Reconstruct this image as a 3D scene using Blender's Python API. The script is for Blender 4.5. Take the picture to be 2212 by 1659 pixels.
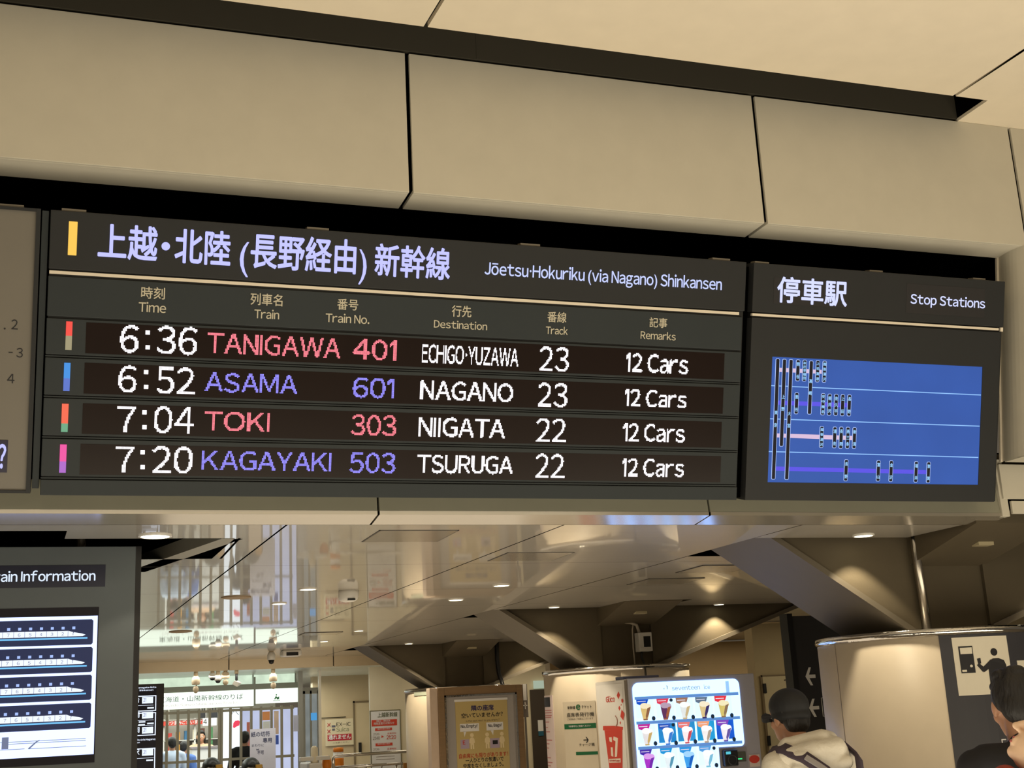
import bpy, bmesh, math, random
import numpy as np
from mathutils import Vector, Matrix
random.seed(7)
SC = bpy.context.scene
COL = SC.collection
for o in list(bpy.data.objects):
    bpy.data.objects.remove(o)

# ------------------------------------------------------------------ camera
F_PX = 2783.0                       # focal length in pixels of the 2212 x 1659 frame
RW = np.array([[0.944333, 0.035783, 0.327038],      # rows: world X, Y, Z seen from the camera (x right, y down, z forward)
               [-0.325159, 0.252768, 0.911252],
               [-0.050058, -0.966865, 0.250332]])
CX, CY, EYE = 1106.0, 829.5, 1.6
cam = bpy.data.cameras.new('camera'); cam.sensor_width = 36.0; cam.lens = F_PX / 2212 * 36
cam.clip_start = 0.05; cam.clip_end = 200
cam_o = bpy.data.objects.new('camera', cam); COL.objects.link(cam_o)
cam_o.matrix_world = Matrix(((RW[0][0], -RW[0][1], -RW[0][2], 0), (RW[1][0], -RW[1][1], -RW[1][2], 0),
                             (RW[2][0], -RW[2][1], -RW[2][2], EYE), (0, 0, 0, 1)))
SC.camera = cam_o

# ------------------------------------------------------------------ world, exposure, large lights
SC.view_settings.view_transform = 'Standard'; SC.view_settings.look = 'None'
SC.view_settings.exposure = 0.0; SC.view_settings.gamma = 1.0; SC.view_settings.use_curve_mapping = False
wd = bpy.data.worlds.new('concourse_air'); wd.use_nodes = True; SC.world = wd
wd.node_tree.nodes['Background'].inputs[0].default_value = (1.0, 0.83, 0.60, 1)
wd.node_tree.nodes['Background'].inputs[1].default_value = 0.10

def area(name, loc, size, watts, color, rot=(0, 0, 0), spread=None):
    l = bpy.data.lights.new(name, 'AREA'); l.shape = 'RECTANGLE'; l.size, l.size_y = size
    l.energy = watts; l.color = color
    if spread: l.spread = spread
    o = bpy.data.objects.new(name, l); COL.objects.link(o); o.location = loc; o.rotation_euler = rot
    return o
WARM = (0.97, 0.86, 0.66)
# lights of the tall front hall, outside the frame: an added fill standing in for floor bounce, and a ceiling row behind the viewer
area('hall_bounce_fill', (3.0, 2.6, 0.25), (10, 5), 430, WARM, (math.pi, 0, 0))
area('hall_ceiling_lamp', (2.5, -3.0, 4.9), (9, 2), 150, WARM, (math.radians(20), 0, 0))
# added upward fill that lightens the low ceiling behind the boards
area('low_hall_up_fill', (3.2, 12.5, 0.05), (6, 10), 140, (1.0, 0.84, 0.62), (math.pi, 0, 0))

# ------------------------------------------------------------------ materials
def lin(c):
    return tuple((v / 255 / 12.92 if v / 255 <= 0.04045 else ((v / 255 + 0.055) / 1.055) ** 2.4) for v in c) + (1.0,)
MATS = {}
def mat(name, col, rough=0.5, metal=0.0, spec=0.5, var=0.06, scale=6.0, bump=0.0, bscale=80, stretch=None, coat=0.0, crough=0.03):
    if name in MATS: return MATS[name]
    m = bpy.data.materials.new(name); m.use_nodes = True; nt = m.node_tree; b = nt.nodes['Principled BSDF']
    b.inputs['Roughness'].default_value = rough; b.inputs['Metallic'].default_value = metal
    b.inputs['Specular IOR Level'].default_value = spec; b.inputs['Coat Weight'].default_value = coat; b.inputs['Coat Roughness'].default_value = crough
    tc = nt.nodes.new('ShaderNodeTexCoord'); src = tc.outputs['Object']
    if stretch:
        mp = nt.nodes.new('ShaderNodeMapping'); mp.inputs['Scale'].default_value = stretch
        nt.links.new(src, mp.inputs[0]); src = mp.outputs[0]
    nz = nt.nodes.new('ShaderNodeTexNoise'); nz.inputs['Scale'].default_value = scale; nz.inputs['Detail'].default_value = 4
    nt.links.new(src, nz.inputs['Vector'])
    mx = nt.nodes.new('ShaderNodeMix'); mx.data_type = 'RGBA'
    c = lin(col); mx.inputs[6].default_value = tuple(v * (1 - var) for v in c[:3]) + (1,)
    mx.inputs[7].default_value = tuple(min(1, v * (1 + var)) for v in c[:3]) + (1,)
    nt.links.new(nz.outputs[0], mx.inputs[0]); nt.links.new(mx.outputs[2], b.inputs['Base Color'])
    if bump:
        n2 = nt.nodes.new('ShaderNodeTexNoise'); n2.inputs['Scale'].default_value = bscale; n2.inputs['Detail'].default_value = 3
        nt.links.new(src, n2.inputs['Vector'])
        bp = nt.nodes.new('ShaderNodeBump'); bp.inputs['Strength'].default_value = bump; bp.inputs['Distance'].default_value = 0.02
        nt.links.new(n2.outputs[0], bp.inputs['Height']); nt.links.new(bp.outputs[0], b.inputs['Normal'])
    MATS[name] = m; return m
def glow(name, col, strength=1.0, var=0.0, scale=30):
    if name in MATS: return MATS[name]
    m = bpy.data.materials.new(name); m.use_nodes = True; nt = m.node_tree; b = nt.nodes['Principled BSDF']
    c = lin(col); b.inputs['Base Color'].default_value = (0.02, 0.02, 0.02, 1); b.inputs['Roughness'].default_value = 0.4
    b.inputs['Specular IOR Level'].default_value = 0.1
    b.inputs['Emission Color'].default_value = c; b.inputs['Emission Strength'].default_value = strength
    if var:
        tc = nt.nodes.new('ShaderNodeTexCoord'); nz = nt.nodes.new('ShaderNodeTexNoise'); nz.inputs['Scale'].default_value = scale
        nt.links.new(tc.outputs['Object'], nz.inputs['Vector'])
        mx = nt.nodes.new('ShaderNodeMix'); mx.data_type = 'RGBA'
        mx.inputs[6].default_value = tuple(v * (1 - var) for v in c[:3]) + (1,); mx.inputs[7].default_value = tuple(v * (1 + var) for v in c[:3]) + (1,)
        nt.links.new(nz.outputs[0], mx.inputs[0]); nt.links.new(mx.outputs[2], b.inputs['Emission Color'])
    MATS[name] = m; return m

CEIL_UP = mat('painted_ceiling_panel', (226, 214, 192), 0.55)
BULK = mat('cream_steel_panel', (198, 192, 176), 0.5, spec=0.3)
BLACK = mat('void_black', (4, 4, 4), 0.9, spec=0.0)
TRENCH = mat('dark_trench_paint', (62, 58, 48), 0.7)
GAP = mat('black_joint', (6, 5, 4), 0.9, spec=0.0)
LOWCEIL = mat('glossy_ceiling_steel', (194, 187, 174), 0.28, spec=1.0, bump=0.045, bscale=2.2, stretch=(0.5, 2.2, 1), coat=0.85)
HATCH = mat('hatch_steel', (164, 156, 142), 0.12, spec=0.8)
FLOOR = mat('polished_stone_floor', (150, 142, 130), 0.25, scale=14, var=0.12)
BROWN = mat('brown_structural_paint', (88, 79, 63), 0.6, spec=0.2, bump=0.03)
CLAD = mat('cream_column_cladding', (212, 198, 176), 0.45, spec=0.25)
CHROME = mat('chrome', (215, 212, 208), 0.1, 1.0, bump=0.15, bscale=18)
STEEL = mat('brushed_steel', (190, 182, 170), 0.25, 1.0)
WALLB = mat('beige_wall', (196, 176, 142), 0.5)
WALLW = mat('pale_cream_wall', (226, 214, 186), 0.5)
WALLD = mat('brown_wall', (150, 128, 92), 0.6)
DARKSIGN = mat('charcoal_sign_face', (58, 57, 62), 0.4)
HOUSE = mat('charcoal_board_housing', (46, 47, 48), 0.5, spec=0.25)
HOUSE2 = mat('slate_row_panel', (49, 54, 56), 0.5, spec=0.25)
GROOVE = mat('groove_black', (14, 14, 13), 0.6)
WIN = mat('display_window_black', (30, 20, 17), 0.25, spec=0.35, var=0.15, scale=3)
STRIP = mat('pale_aluminium_strip', (225, 214, 195), 0.35)
PRINT = mat('cream_print', (236, 226, 200), 0.6)
WHITE = mat('white_plastic', (228, 226, 220), 0.4)
GREYP = mat('grey_panel_paint', (150, 148, 138), 0.5)
MACH = mat('machine_grey_paint', (168, 166, 172), 0.4)
BLKPL = mat('black_plastic', (18, 18, 20), 0.4)
INK = mat('black_ink', (26, 24, 28), 0.6)
RED = mat('red_print', (206, 62, 44), 0.5)
GREEN = mat('green_print', (22, 104, 62), 0.5)
ORANGE = mat('orange_plastic', (236, 138, 28), 0.4)
PAPER = mat('white_paper', (232, 230, 228), 0.6)
YELLOWP = mat('yellow_poster', (196, 174, 116), 0.5)
WOOD = mat('brown_wood_veneer', (134, 108, 78), 0.4, scale=4, var=0.2, stretch=(1, 1, 9))
STONE = mat('pinkish_stone', (206, 184, 164), 0.4, scale=20, var=0.08)
TITLE = glow('title_led', (184, 186, 255), 1.2)
LEDW = glow('white_led', (255, 250, 255), 1.7)
LEDR = glow('pink_red_led', (255, 128, 142), 1.35, 0.25, 160)
LEDB = glow('violet_blue_led', (146, 138, 255), 1.35, 0.25, 160)
LAMP = glow('lamp_glow', (255, 244, 206), 6.0)

# ------------------------------------------------------------------ points from picture rays, planes
def ray(u, v): return RW @ np.array([u - CX, v - CY, F_PX])
EYEV = np.array([0, 0, EYE])
class Plane:
    """A flat surface of the place: origin, right, up, outward normal. px() meets a picture ray with it, pt() gives a world point."""
    def __init__(s, o, r, u):
        s.o = np.array(o, float); s.r = np.array(r, float); s.u = np.array(u, float); s.n = np.cross(s.r, s.u)
    def px(s, x, y):
        d = ray(x, y); t = np.dot(s.o - EYEV, s.n) / np.dot(d, s.n); p = EYEV + d * t - s.o
        return float(np.dot(p, s.r)), float(np.dot(p, s.u))
    def pt(s, a, b, off=0.0): return s.o + s.r * a + s.u * b + s.n * off
    def rect(s, tl, tr, br, bl):
        q = [s.px(*p) for p in (tl, tr, br, bl)]
        return (q[0][0] + q[3][0]) / 2, (q[1][0] + q[2][0]) / 2, (q[2][1] + q[3][1]) / 2, (q[0][1] + q[1][1]) / 2
class Drum(Plane):
    """The near side of a round column: a runs along the arc, b is height."""
    def __init__(s, c, r): s.c = np.array([c[0], c[1]], float); s.rad = r; s.th0 = math.atan2(-c[1], -c[0])
    def px(s, x, y):
        d = ray(x, y); e = d[:2]; q = -s.c
        A = e @ e; B = 2 * q @ e; C = q @ q - s.rad ** 2; D = max(B * B - 4 * A * C, 0)
        t = (-B - math.sqrt(D)) / (2 * A); p = EYEV + d * t
        th = math.atan2(p[1] - s.c[1], p[0] - s.c[0])
        return ((th - s.th0 + math.pi) % (2 * math.pi) - math.pi) * s.rad, float(p[2])
    def pt(s, a, b, off=0.0):
        th = s.th0 + a / s.rad; r = s.rad + off
        return np.array([s.c[0] + r * math.cos(th), s.c[1] + r * math.sin(th), b])
def front(Y): return Plane((0, Y, 0), (1, 0, 0), (0, 0, 1))
def atY(x, y, Y): a, b = front(Y).px(x, y); return np.array([a, Y, b])
def atZ(x, y, Z): d = ray(x, y); return EYEV + d * ((Z - EYE) / d[2])

# ------------------------------------------------------------------ mesh builder
def root_origin(o):
    p = Vector((0, 0, 0))
    while o is not None: p = p + o.location; o = o.parent
    return p
class MB:
    def __init__(s): s.v = []; s.f = []
    def add(s, vs, fs):
        n = len(s.v); s.v += [tuple(map(float, v)) for v in vs]; s.f += [tuple(n + i for i in f) for f in fs]; return s
    def box(s, x0, x1, y0, y1, z0, z1):
        return s.hexa([(x0, y0, z0), (x1, y0, z0), (x1, y1, z0), (x0, y1, z0), (x0, y0, z1), (x1, y0, z1), (x1, y1, z1), (x0, y1, z1)])
    def hexa(s, p): return s.add(p, [(0, 3, 2, 1), (4, 5, 6, 7), (0, 1, 5, 4), (1, 2, 6, 5), (2, 3, 7, 6), (3, 0, 4, 7)])
    def slab(s, pl, a0, a1, b0, b1, o0, o1, n=1):
        if isinstance(pl, Drum): n = max(n, int(abs(a1 - a0) / 0.06) + 1)
        for k in range(n):
            p0 = a0 + (a1 - a0) * k / n; p1 = a0 + (a1 - a0) * (k + 1) / n
            s.hexa([pl.pt(p0, b0, o0), pl.pt(p1, b0, o0), pl.pt(p1, b0, o1), pl.pt(p0, b0, o1), pl.pt(p0, b1, o0), pl.pt(p1, b1, o0), pl.pt(p1, b1, o1), pl.pt(p0, b1, o1)])
        return s
    def poly(s, pl, pts, o0, o1):
        """prism over a polygon given in plane coordinates"""
        n = len(pts); lo = [pl.pt(a, b, o0) for a, b in pts]; hi = [pl.pt(a, b, o1) for a, b in pts]
        fs = [tuple(range(n)), tuple(range(2 * n - 1, n - 1, -1))] + [(i, (i + 1) % n, n + (i + 1) % n, n + i) for i in range(n)]
        return s.add(lo + hi, fs)
    def pxpoly(s, pl, pts, o0, o1): return s.poly(pl, [pl.px(*p) for p in pts], o0, o1)
    def disc(s, pl, a, b, r, o0, o1, n=20, ry=None):
        ry = ry or r
        return s.poly(pl, [(a + r * math.cos(2 * math.pi * k / n), b + ry * math.sin(2 * math.pi * k / n)) for k in range(n)], o0, o1)
    def tube(s, path, r, n=10, cap=True):
        P = [Vector(p) for p in path]; R = r if isinstance(r, (list, tuple)) else [r] * len(P); vs = []; fs = []
        t0 = (P[1] - P[0]).normalized(); nrm = t0.orthogonal().normalized()
        for i, p in enumerate(P):
            t = (P[min(i + 1, len(P) - 1)] - P[max(i - 1, 0)]).normalized()
            nrm = (nrm - t * nrm.dot(t)).normalized(); bi = t.cross(nrm)
            for k in range(n):
                a = 2 * math.pi * k / n; vs.append(p + (nrm * math.cos(a) + bi * math.sin(a)) * R[i])
        for i in range(len(P) - 1):
            for k in range(n): fs.append((i * n + k, i * n + (k + 1) % n, (i + 1) * n + (k + 1) % n, (i + 1) * n + k))
        if cap: fs += [tuple(range(n - 1, -1, -1)), tuple(range((len(P) - 1) * n, len(P) * n))]
        return s.add(vs, fs)
    def lathe(s, c, prof, n=32, axis=None):
        vs = []; fs = []
        for r, z in prof:
            for k in range(n):
                a = 2 * math.pi * k / n; vs.append((c[0] + r * math.cos(a), c[1] + r * math.sin(a), c[2] + z))
        for i in range(len(prof) - 1):
            for k in range(n): fs.append((i * n + k, i * n + (k + 1) % n, (i + 1) * n + (k + 1) % n, (i + 1) * n + k))
        if prof[0][0] > 1e-6: fs.append(tuple(range(n - 1, -1, -1)))
        if prof[-1][0] > 1e-6: fs.append(tuple(range((len(prof) - 1) * n, len(prof) * n)))
        return s.add(vs, fs)
    def ell(s, c, r, n=16, m=10, rot=None):
        vs = []; fs = []
        for i in range(m + 1):
            th = math.pi * i / m
            for k in range(n):
                a = 2 * math.pi * k / n; v = Vector((r[0] * math.sin(th) * math.cos(a), r[1] * math.sin(th) * math.sin(a), r[2] * math.cos(th)))
                if rot is not None: v = rot @ v
                vs.append((c[0] + v[0], c[1] + v[1], c[2] + v[2]))
        for i in range(m):
            for k in range(n): fs.append((i * n + k, (i + 1) * n + k, (i + 1) * n + (k + 1) % n, i * n + (k + 1) % n))
        return s.add(vs, fs)
    def text(s, pl, body, bl, br, tl, off=0.004, bold=0.0, depth=0.0015, px=True):
        """lettering between two points of its foot line, with capitals as tall as tl is above bl"""
        V, Fc, cap = text_mesh(body, bold)
        if px:
            A0 = pl.px(*bl); A1 = pl.px(*br); A2 = pl.px(*tl); a0, a1 = A0[0], A1[0]; b0 = (A0[1] + A1[1]) / 2; h = A2[1] - A0[1]
        else: (a0, b0), a1, h = bl, br, tl
        x0, x1 = V[:, 0].min(), V[:, 0].max(); sx = (a1 - a0) / (x1 - x0); sy = h / (cap[1] - cap[0])
        pts = [(a0 + (x - x0) * sx, b0 + (y - cap[0]) * sy) for x, y in V]
        n0 = len(pts) // 9 if bold else len(pts) + 1          # thickened copies are stacked a hair apart
        return s.add([pl.pt(a, b, off + 0.00012 * (i // n0)) for i, (a, b) in enumerate(pts)], Fc)
    def build(s, name, m, parent=None, smooth=False, bevel=0.0, fixn=True):
        me = bpy.data.meshes.new(name); o = bpy.data.objects.new(name, me); COL.objects.link(o)
        if parent is None:
            a = np.array(s.v); org = Vector(((a[:, 0].min() + a[:, 0].max()) / 2, (a[:, 1].min() + a[:, 1].max()) / 2, a[:, 2].min())); o.location = org
        else:
            o.parent = parent; org = root_origin(parent)
        me.from_pydata([tuple(Vector(v) - org) for v in s.v], [], s.f)
        if fixn:
            bm = bmesh.new(); bm.from_mesh(me); bmesh.ops.recalc_face_normals(bm, faces=bm.faces); bm.to_mesh(me); bm.free()
        if smooth: me.polygons.foreach_set('use_smooth', [True] * len(me.polygons))
        me.materials.append(m); me.update()
        if bevel:
            b = o.modifiers.new('edge', 'BEVEL'); b.width = bevel; b.segments = 2; b.limit_method = 'ANGLE'
        return o
TXT = {}
def curve_glyphs(body):
    cu = bpy.data.curves.new('lettering', 'FONT'); cu.body = body; cu.resolution_u = 3
    o = bpy.data.objects.new('lettering', cu); COL.objects.link(o); bpy.context.view_layer.update()
    me = o.to_mesh(); V = np.array([(v.co.x, v.co.y) for v in me.vertices]).reshape(-1, 2); Fc = [tuple(p.vertices) for p in me.polygons]; o.to_mesh_clear()
    bpy.data.objects.remove(o); bpy.data.curves.remove(cu)
    return V, Fc
GL = {}
def glyph(ch):
    if ch not in GL: GL[ch] = curve_glyphs(ch)
    return GL[ch]
def text_mesh(body, bold=0.0):
    """outline of a line of text; latin is set from the wide sans glyphs with even gaps; bold thickens every stroke"""
    k = (body, bold)
    if k in TXT: return TXT[k]
    if any(ord(ch) > 0x2fff for ch in body):
        V, Fc = curve_glyphs(body); ys = glyph('国')[0][:, 1]; cap = (ys.min(), ys.max())
    else:
        V = np.zeros((0, 2)); Fc = []; x = 0.0; H = glyph('Ｈ')[0][:, 1]; cap = (H.min(), H.max())
        for ch in body:
            if ch == ' ': x += 0.24; continue
            mac = ch == 'ō'; ch = 'o' if mac else ch
            if ch in 'I1':
                hh = cap[1] - cap[0]; w0 = 0.09; n = len(V)
                v = np.array([(x, cap[0]), (x + w0, cap[0]), (x + w0, cap[1]), (x, cap[1])])
                if ch == '1':
                    v[:, 0] += 0.14; v = np.vstack([v, [(x + .14, cap[1]), (x + .14, cap[1] - .12), (x + .01, cap[1] - .22), (x, cap[1] - .13), (x + .11, cap[1] - .01)]]); w0 = 0.23
                V = np.vstack([V, v]); Fc = Fc + [(n, n + 1, n + 2, n + 3)] + ([(n + 4, n + 8, n + 7, n + 6, n + 5)] if ch == '1' else []); x += w0 + 0.10; continue
            g = chr(ord(ch) + 0xFEE0) if 0x21 <= ord(ch) <= 0x7e and ch not in '()' else ch
            v, f = glyph(g); v = v.copy(); w = v[:, 0].max() - v[:, 0].min(); v[:, 0] += x - v[:, 0].min()
            if ch == '·': v[:, 1] += 0.03; v[:, 0] += 0.06; w += 0.10
            if mac:
                n = len(v); top = v[:, 1].max() + 0.09; xa, xb = x + 0.06, x + w - 0.06
                v = np.vstack([v, [(xa, top), (xb, top), (xb, top + 0.055), (xa, top + 0.055)]]); f = f + [(n, n + 1, n + 2, n + 3)]
            n = len(V); V = np.vstack([V, v]); Fc = Fc + [tuple(i + n for i in q) for q in f]
            x += w + (0.075 if ch not in 'TYVWAL' else 0.045)
    if bold:
        V0, F0, n = V, list(Fc), len(V)
        for i in range(8):
            a = math.pi / 4 * i; V = np.vstack([V, V0 + np.array([math.cos(a), math.sin(a)]) * bold]); Fc = Fc + [tuple(q + n * (i + 1) for q in f) for f in F0]
    TXT[k] = (V, Fc, cap); return TXT[k]

def tag(o, label=None, cat=None, group=None, kind=None):
    if label: o['label'] = label
    if cat: o['category'] = cat
    if group: o['group'] = group
    if kind: o['kind'] = kind
    return o
def thing(name, loc, label, cat, group=None, kind=None):
    o = bpy.data.objects.new(name, None); COL.objects.link(o); o.location = Vector([float(v) for v in loc]); o.empty_display_size = 0.1
    return tag(o, label, cat, group, kind)
def struct(mb, name, m, label, cat, **k): return tag(mb.build(name, m, **k), label, cat, kind='structure')

# ================================================================== THE TALL FRONT HALL
ZU, ZS, ZL = 5.055, 4.256, 2.635      # high ceiling, bulkhead soffit, low ceiling
YB = 6.0                              # bulkhead face
# floor
struct(MB().box(-9, 16, -9, 31, -0.2, 0), 'floor', FLOOR, 'polished grey stone floor of the station concourse', 'floor')
# high ceiling: panels with open black joints
c1, c2, c3, c4 = [atZ(*p, ZU) for p in ((955, 0), (920, 57), (2212, 108), (2065, 205))]
def seam_x(p, q, y): return p[0] + (q[0] - p[0]) * (y - p[1]) / (q[1] - p[1])
YE = 5.715; g = 0.011
def quad(mb, xl0, xr0, xr1, xl1, y0, y1, z0, z1):
    mb.hexa([(xl0, y0, z0), (xr0, y0, z0), (xr1, y1, z0), (xl1, y1, z0), (xl0, y0, z1), (xr0, y0, z1), (xr1, y1, z1), (xl1, y1, z1)])
A = lambda y: seam_x(c1, c2, y); Bx = lambda y: seam_x(c3, c4, y)
cu_ = MB(); y0 = -6
quad(cu_, -8, A(y0) - g, A(YE) - g, -8, y0, YE, ZU, ZU + 0.03)
quad(cu_, A(y0) + g, Bx(y0) - g, Bx(YE) - g, A(YE) + g, y0, YE, ZU, ZU + 0.03)
quad(cu_, Bx(y0) + g, 5.19, 5.19, Bx(YE) + g, y0, YE, ZU, ZU + 0.03)
quad(cu_, 5.19, 12, 12, 5.19, y0, YB + 0.2, ZU, ZU + 0.03)
struct(cu_, 'ceiling', CEIL_UP, 'warm lit cream panel ceiling high above the departure board', 'ceiling')
struct(MB().box(-8, 12, -6, YE, ZU + 0.06, ZU + 0.08), 'trim_1', GAP, 'black backing seen in the joints of the high ceiling', 'trim')
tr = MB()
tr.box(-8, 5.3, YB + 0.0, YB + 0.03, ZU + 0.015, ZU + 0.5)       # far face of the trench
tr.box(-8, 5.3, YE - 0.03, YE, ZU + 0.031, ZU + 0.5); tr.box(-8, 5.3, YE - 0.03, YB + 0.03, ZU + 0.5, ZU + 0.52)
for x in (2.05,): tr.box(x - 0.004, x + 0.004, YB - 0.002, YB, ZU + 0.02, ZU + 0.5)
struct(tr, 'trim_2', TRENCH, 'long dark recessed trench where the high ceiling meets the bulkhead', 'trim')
struct(MB().box(5.19, 5.22, YE, YB, ZU + 0.02, ZU + 0.5), 'trim_3', GAP, 'black end plate of the ceiling trench', 'trim')
# bulkhead panels, each a folded sheet: tall face and a short soffit
xs = [-4.0, -2.1, -0.2 - 0.22, 1.655, 3.745, 5.58, 9.0]
XR = 5.58
labels = {1.655: 'cream bulkhead panel above the red and blue train rows', 3.745: 'cream bulkhead panel above the blue stop map'}
bnames = ['leftmost cream bulkhead panel beyond the frame', 'cream bulkhead panel just left of the picture edge', 'cream bulkhead panel above the yellow line bar and title',
          'cream bulkhead panel above the english line name', 'cream bulkhead panel above the stop stations heading', 'narrow cream bulkhead panel past the board end']
for i in range(len(xs) - 1):
    a, b = xs[i] + 0.011, xs[i + 1] - 0.011; m = MB()
    m.box(a, b, YB, YB + 0.02, ZS, ZU); m.box(a, b, YB + 0.02, YB + 0.228, ZS, ZS + 0.02)
    struct(m, 'wall_bulkhead', BULK, bnames[i], 'wall panel', bevel=0.003)
bk = MB(); bk.box(-4, 9, YB + 0.035, YB + 0.05, ZS + 0.03, ZU + 0.02); bk.box(-4, 9, YB + 0.05, YB + 0.9, ZS + 0.04, ZS + 0.06)
bk.box(-4, 5.56, YB + 0.85, YB + 0.9, 2.75, ZS + 0.04); bk.box(-4, 5.5, 6.60, YB + 0.9, 2.80, 2.83)
struct(bk, 'trim_4', BLACK, 'black recess behind and above the information boards', 'trim')
# right end of the opening: jamb with a bright edge, rounded towards the viewer
zj0, zj1 = 2.99, ZS
jb = [(5.54, 6.458, zj0), (5.54, 6.222, zj1)]; jf = [(5.545, 6.20, zj0), (5.545, 5.985, zj1)]
jm = MB(); N = 8; vs = []
for k in range(N + 1):
    t = k / N; bul = 0.018 * math.sin(t * math.pi)
    for j in (0, 1): vs.append((jb[j][0] + (jf[j][0] - jb[j][0]) * t - bul, jb[j][1] + (jf[j][1] - jb[j][1]) * t, jb[j][2]))
fs = [(2 * k, 2 * k + 1, 2 * k + 3, 2 * k + 2) for k in range(N)]
jm.add(vs, fs); jm.hexa([(5.56, 6.21, zj0), (9, 6.21, zj0), (9, 6.46, zj0), (5.56, 6.46, zj0), (5.56, 6.02, zj1), (9, 6.02, zj1), (9, 6.23, zj1), (5.56, 6.23, zj1)])
struct(jm, 'wall_jamb', BULK, 'cream curved jamb closing the recess right of the stop station board', 'wall panel')
struct(MB().hexa([(5.525, 6.455, zj0), (5.541, 6.455, zj0), (5.541, 6.47, zj0), (5.525, 6.47, zj0), (5.525, 6.219, zj1), (5.541, 6.219, zj1), (5.541, 6.235, zj1), (5.525, 6.235, zj1)]), 'trim_5', STRIP, 'thin pale edge strip of the recess jamb', 'trim')
rb = MB(); rb.box(5.545, 9, 6.50, 6.52, 2.765, 2.985); rb.box(5.60, 9, 6.50, 6.52, 2.672, 2.753)
struct(rb, 'wall_lintel', BULK, 'cream beam panels below the recess jamb', 'wall panel', bevel=0.003)
struct(MB().box(5.60, 9, 6.53, 6.55, 2.70, 2.8), 'trim_13', GAP, 'black joint between the beam panels below the jamb', 'trim')
# ledge under the boards: sloped face and glossy soffit strip, in three lengths
YF, ZN = 6.525, 2.660                 # front edge of the nosing; it slopes down to the low ceiling
lx = [-4, 1.566, 3.50, 5.575]
ln = ['long cream ledge under the left part of the departure board', 'cream ledge under the middle of the departure board', 'cream ledge under the stop station board with a boxed end']
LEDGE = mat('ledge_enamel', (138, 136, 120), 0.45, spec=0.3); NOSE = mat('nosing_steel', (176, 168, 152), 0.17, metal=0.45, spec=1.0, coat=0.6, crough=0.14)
for i in range(3):
    a, b = lx[i] + 0.006, lx[i + 1] - (0.006 if i < 2 else 0)
    t = thing('wall_ledge', ((a + b) / 2, YF, ZN), ln[i], 'wall ledge', kind='structure')
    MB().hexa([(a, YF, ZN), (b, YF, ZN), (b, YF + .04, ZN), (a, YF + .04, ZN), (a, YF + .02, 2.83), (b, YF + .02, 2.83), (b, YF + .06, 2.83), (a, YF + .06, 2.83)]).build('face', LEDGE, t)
    MB().hexa([(a, YF, ZN - .0005), (b, YF, ZN - .0005), (b, 6.716, ZL), (a, 6.716, ZL), (a, YF + .001, ZN + .02), (b, YF + .001, ZN + .02), (b, 6.716, ZL + .05), (a, 6.716, ZL + .05)]).build('nosing', NOSE, t)
m = MB(); m.hexa([(5.53, YF - .012, ZN - .004), (5.588, YF - .012, ZN - .004), (5.588, YF + .05, ZN - .004), (5.53, YF + .05, ZN - .004), (5.53, YF - .004, 3.02), (5.588, YF - .004, 3.02), (5.588, YF + .05, 3.02), (5.53, YF + .05, 3.02)])
struct(m, 'trim_6', BULK, 'pale end post of the ledge at its corner', 'trim', bevel=0.004)

# ================================================================== THE LOW HALL BEYOND: CEILING WITH OPENINGS
SH = 0.033                                        # the hall runs slightly askew to the boards
def U2X(u, y): return u - SH * (y - 6.7)
COLS = [(5.72, 7.67), (5.49, 12.57), (5.37, 17.85)]
UC = 5.72
us = [(-4.0, None)]
useams = [-2.0, -0.43, 1.12, 2.68, 4.22]
yseams = [6.72, 8.46, 10.12, 11.62, 13.2, 14.85, 16.5, 18.1]
uc = sorted({-5.0, 12.0, 5.74, 0.93, 0.04} | {v for s in useams for v in (s - 0.006, s + 0.006)} | {UC + d for d in (-1.5, -0.335, 0.335, 2.1)})
yc = sorted(v for v in ({19.8, 7.2, 8.08, 6.92} | {v for s in yseams for v in (s - 0.0025, s + 0.0025)} | {y + d for _, y in COLS for d in (-1.07, -0.40, 0.5, 1.07)}) if v > 6.721)
def hole(u, y):
    if any(abs(u - s) < 0.006 for s in useams) or any(abs(y - s) < 0.0025 for s in yseams): return True
    if u < 0.93 and 7.2 < y < 8.08 or u < 0.04 and 6.92 < y < 8.08: return True
    if u > 5.74 and y < 7.27: return True
    for _, cy in COLS:
        d = u - UC; e = y - cy
        if -1.5 < d < 2.1 and -0.40 < e < 0.5: return True
        if abs(d) < 0.335 and abs(e) < 1.07: return True
    return False
lc = MB()
for i in range(len(uc) - 1):
    for j in range(len(yc) - 1):
        if hole((uc[i] + uc[i + 1]) / 2, (yc[j] + yc[j + 1]) / 2): continue
        a, b, y0, y1 = uc[i], uc[i + 1], yc[j], yc[j + 1]
        lc.add([(U2X(a, y0), y0, ZL), (U2X(b, y0), y0, ZL), (U2X(b, y1), y1, ZL), (U2X(a, y1), y1, ZL)], [(0, 3, 2, 1)])
o = struct(lc, 'ceiling_low', LOWCEIL, 'glossy grey panel ceiling of the low hall behind the boards', 'ceiling', fixn=False)
bm = bmesh.new(); bm.from_mesh(o.data); bmesh.ops.remove_doubles(bm, verts=bm.verts, dist=1e-5); bm.to_mesh(o.data); bm.free()
bkd = MB(); bkd.box(-5, 12, 6.72, 19.8, ZL + 0.45, ZL + 0.47)
bkd.box(-5, 12, 6.70, 6.72, ZL + 0.11, ZL + 0.45)
struct(bkd, 'ceiling_void', BLACK, 'black void above the low ceiling seen in its slots and joints', 'ceiling')
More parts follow.
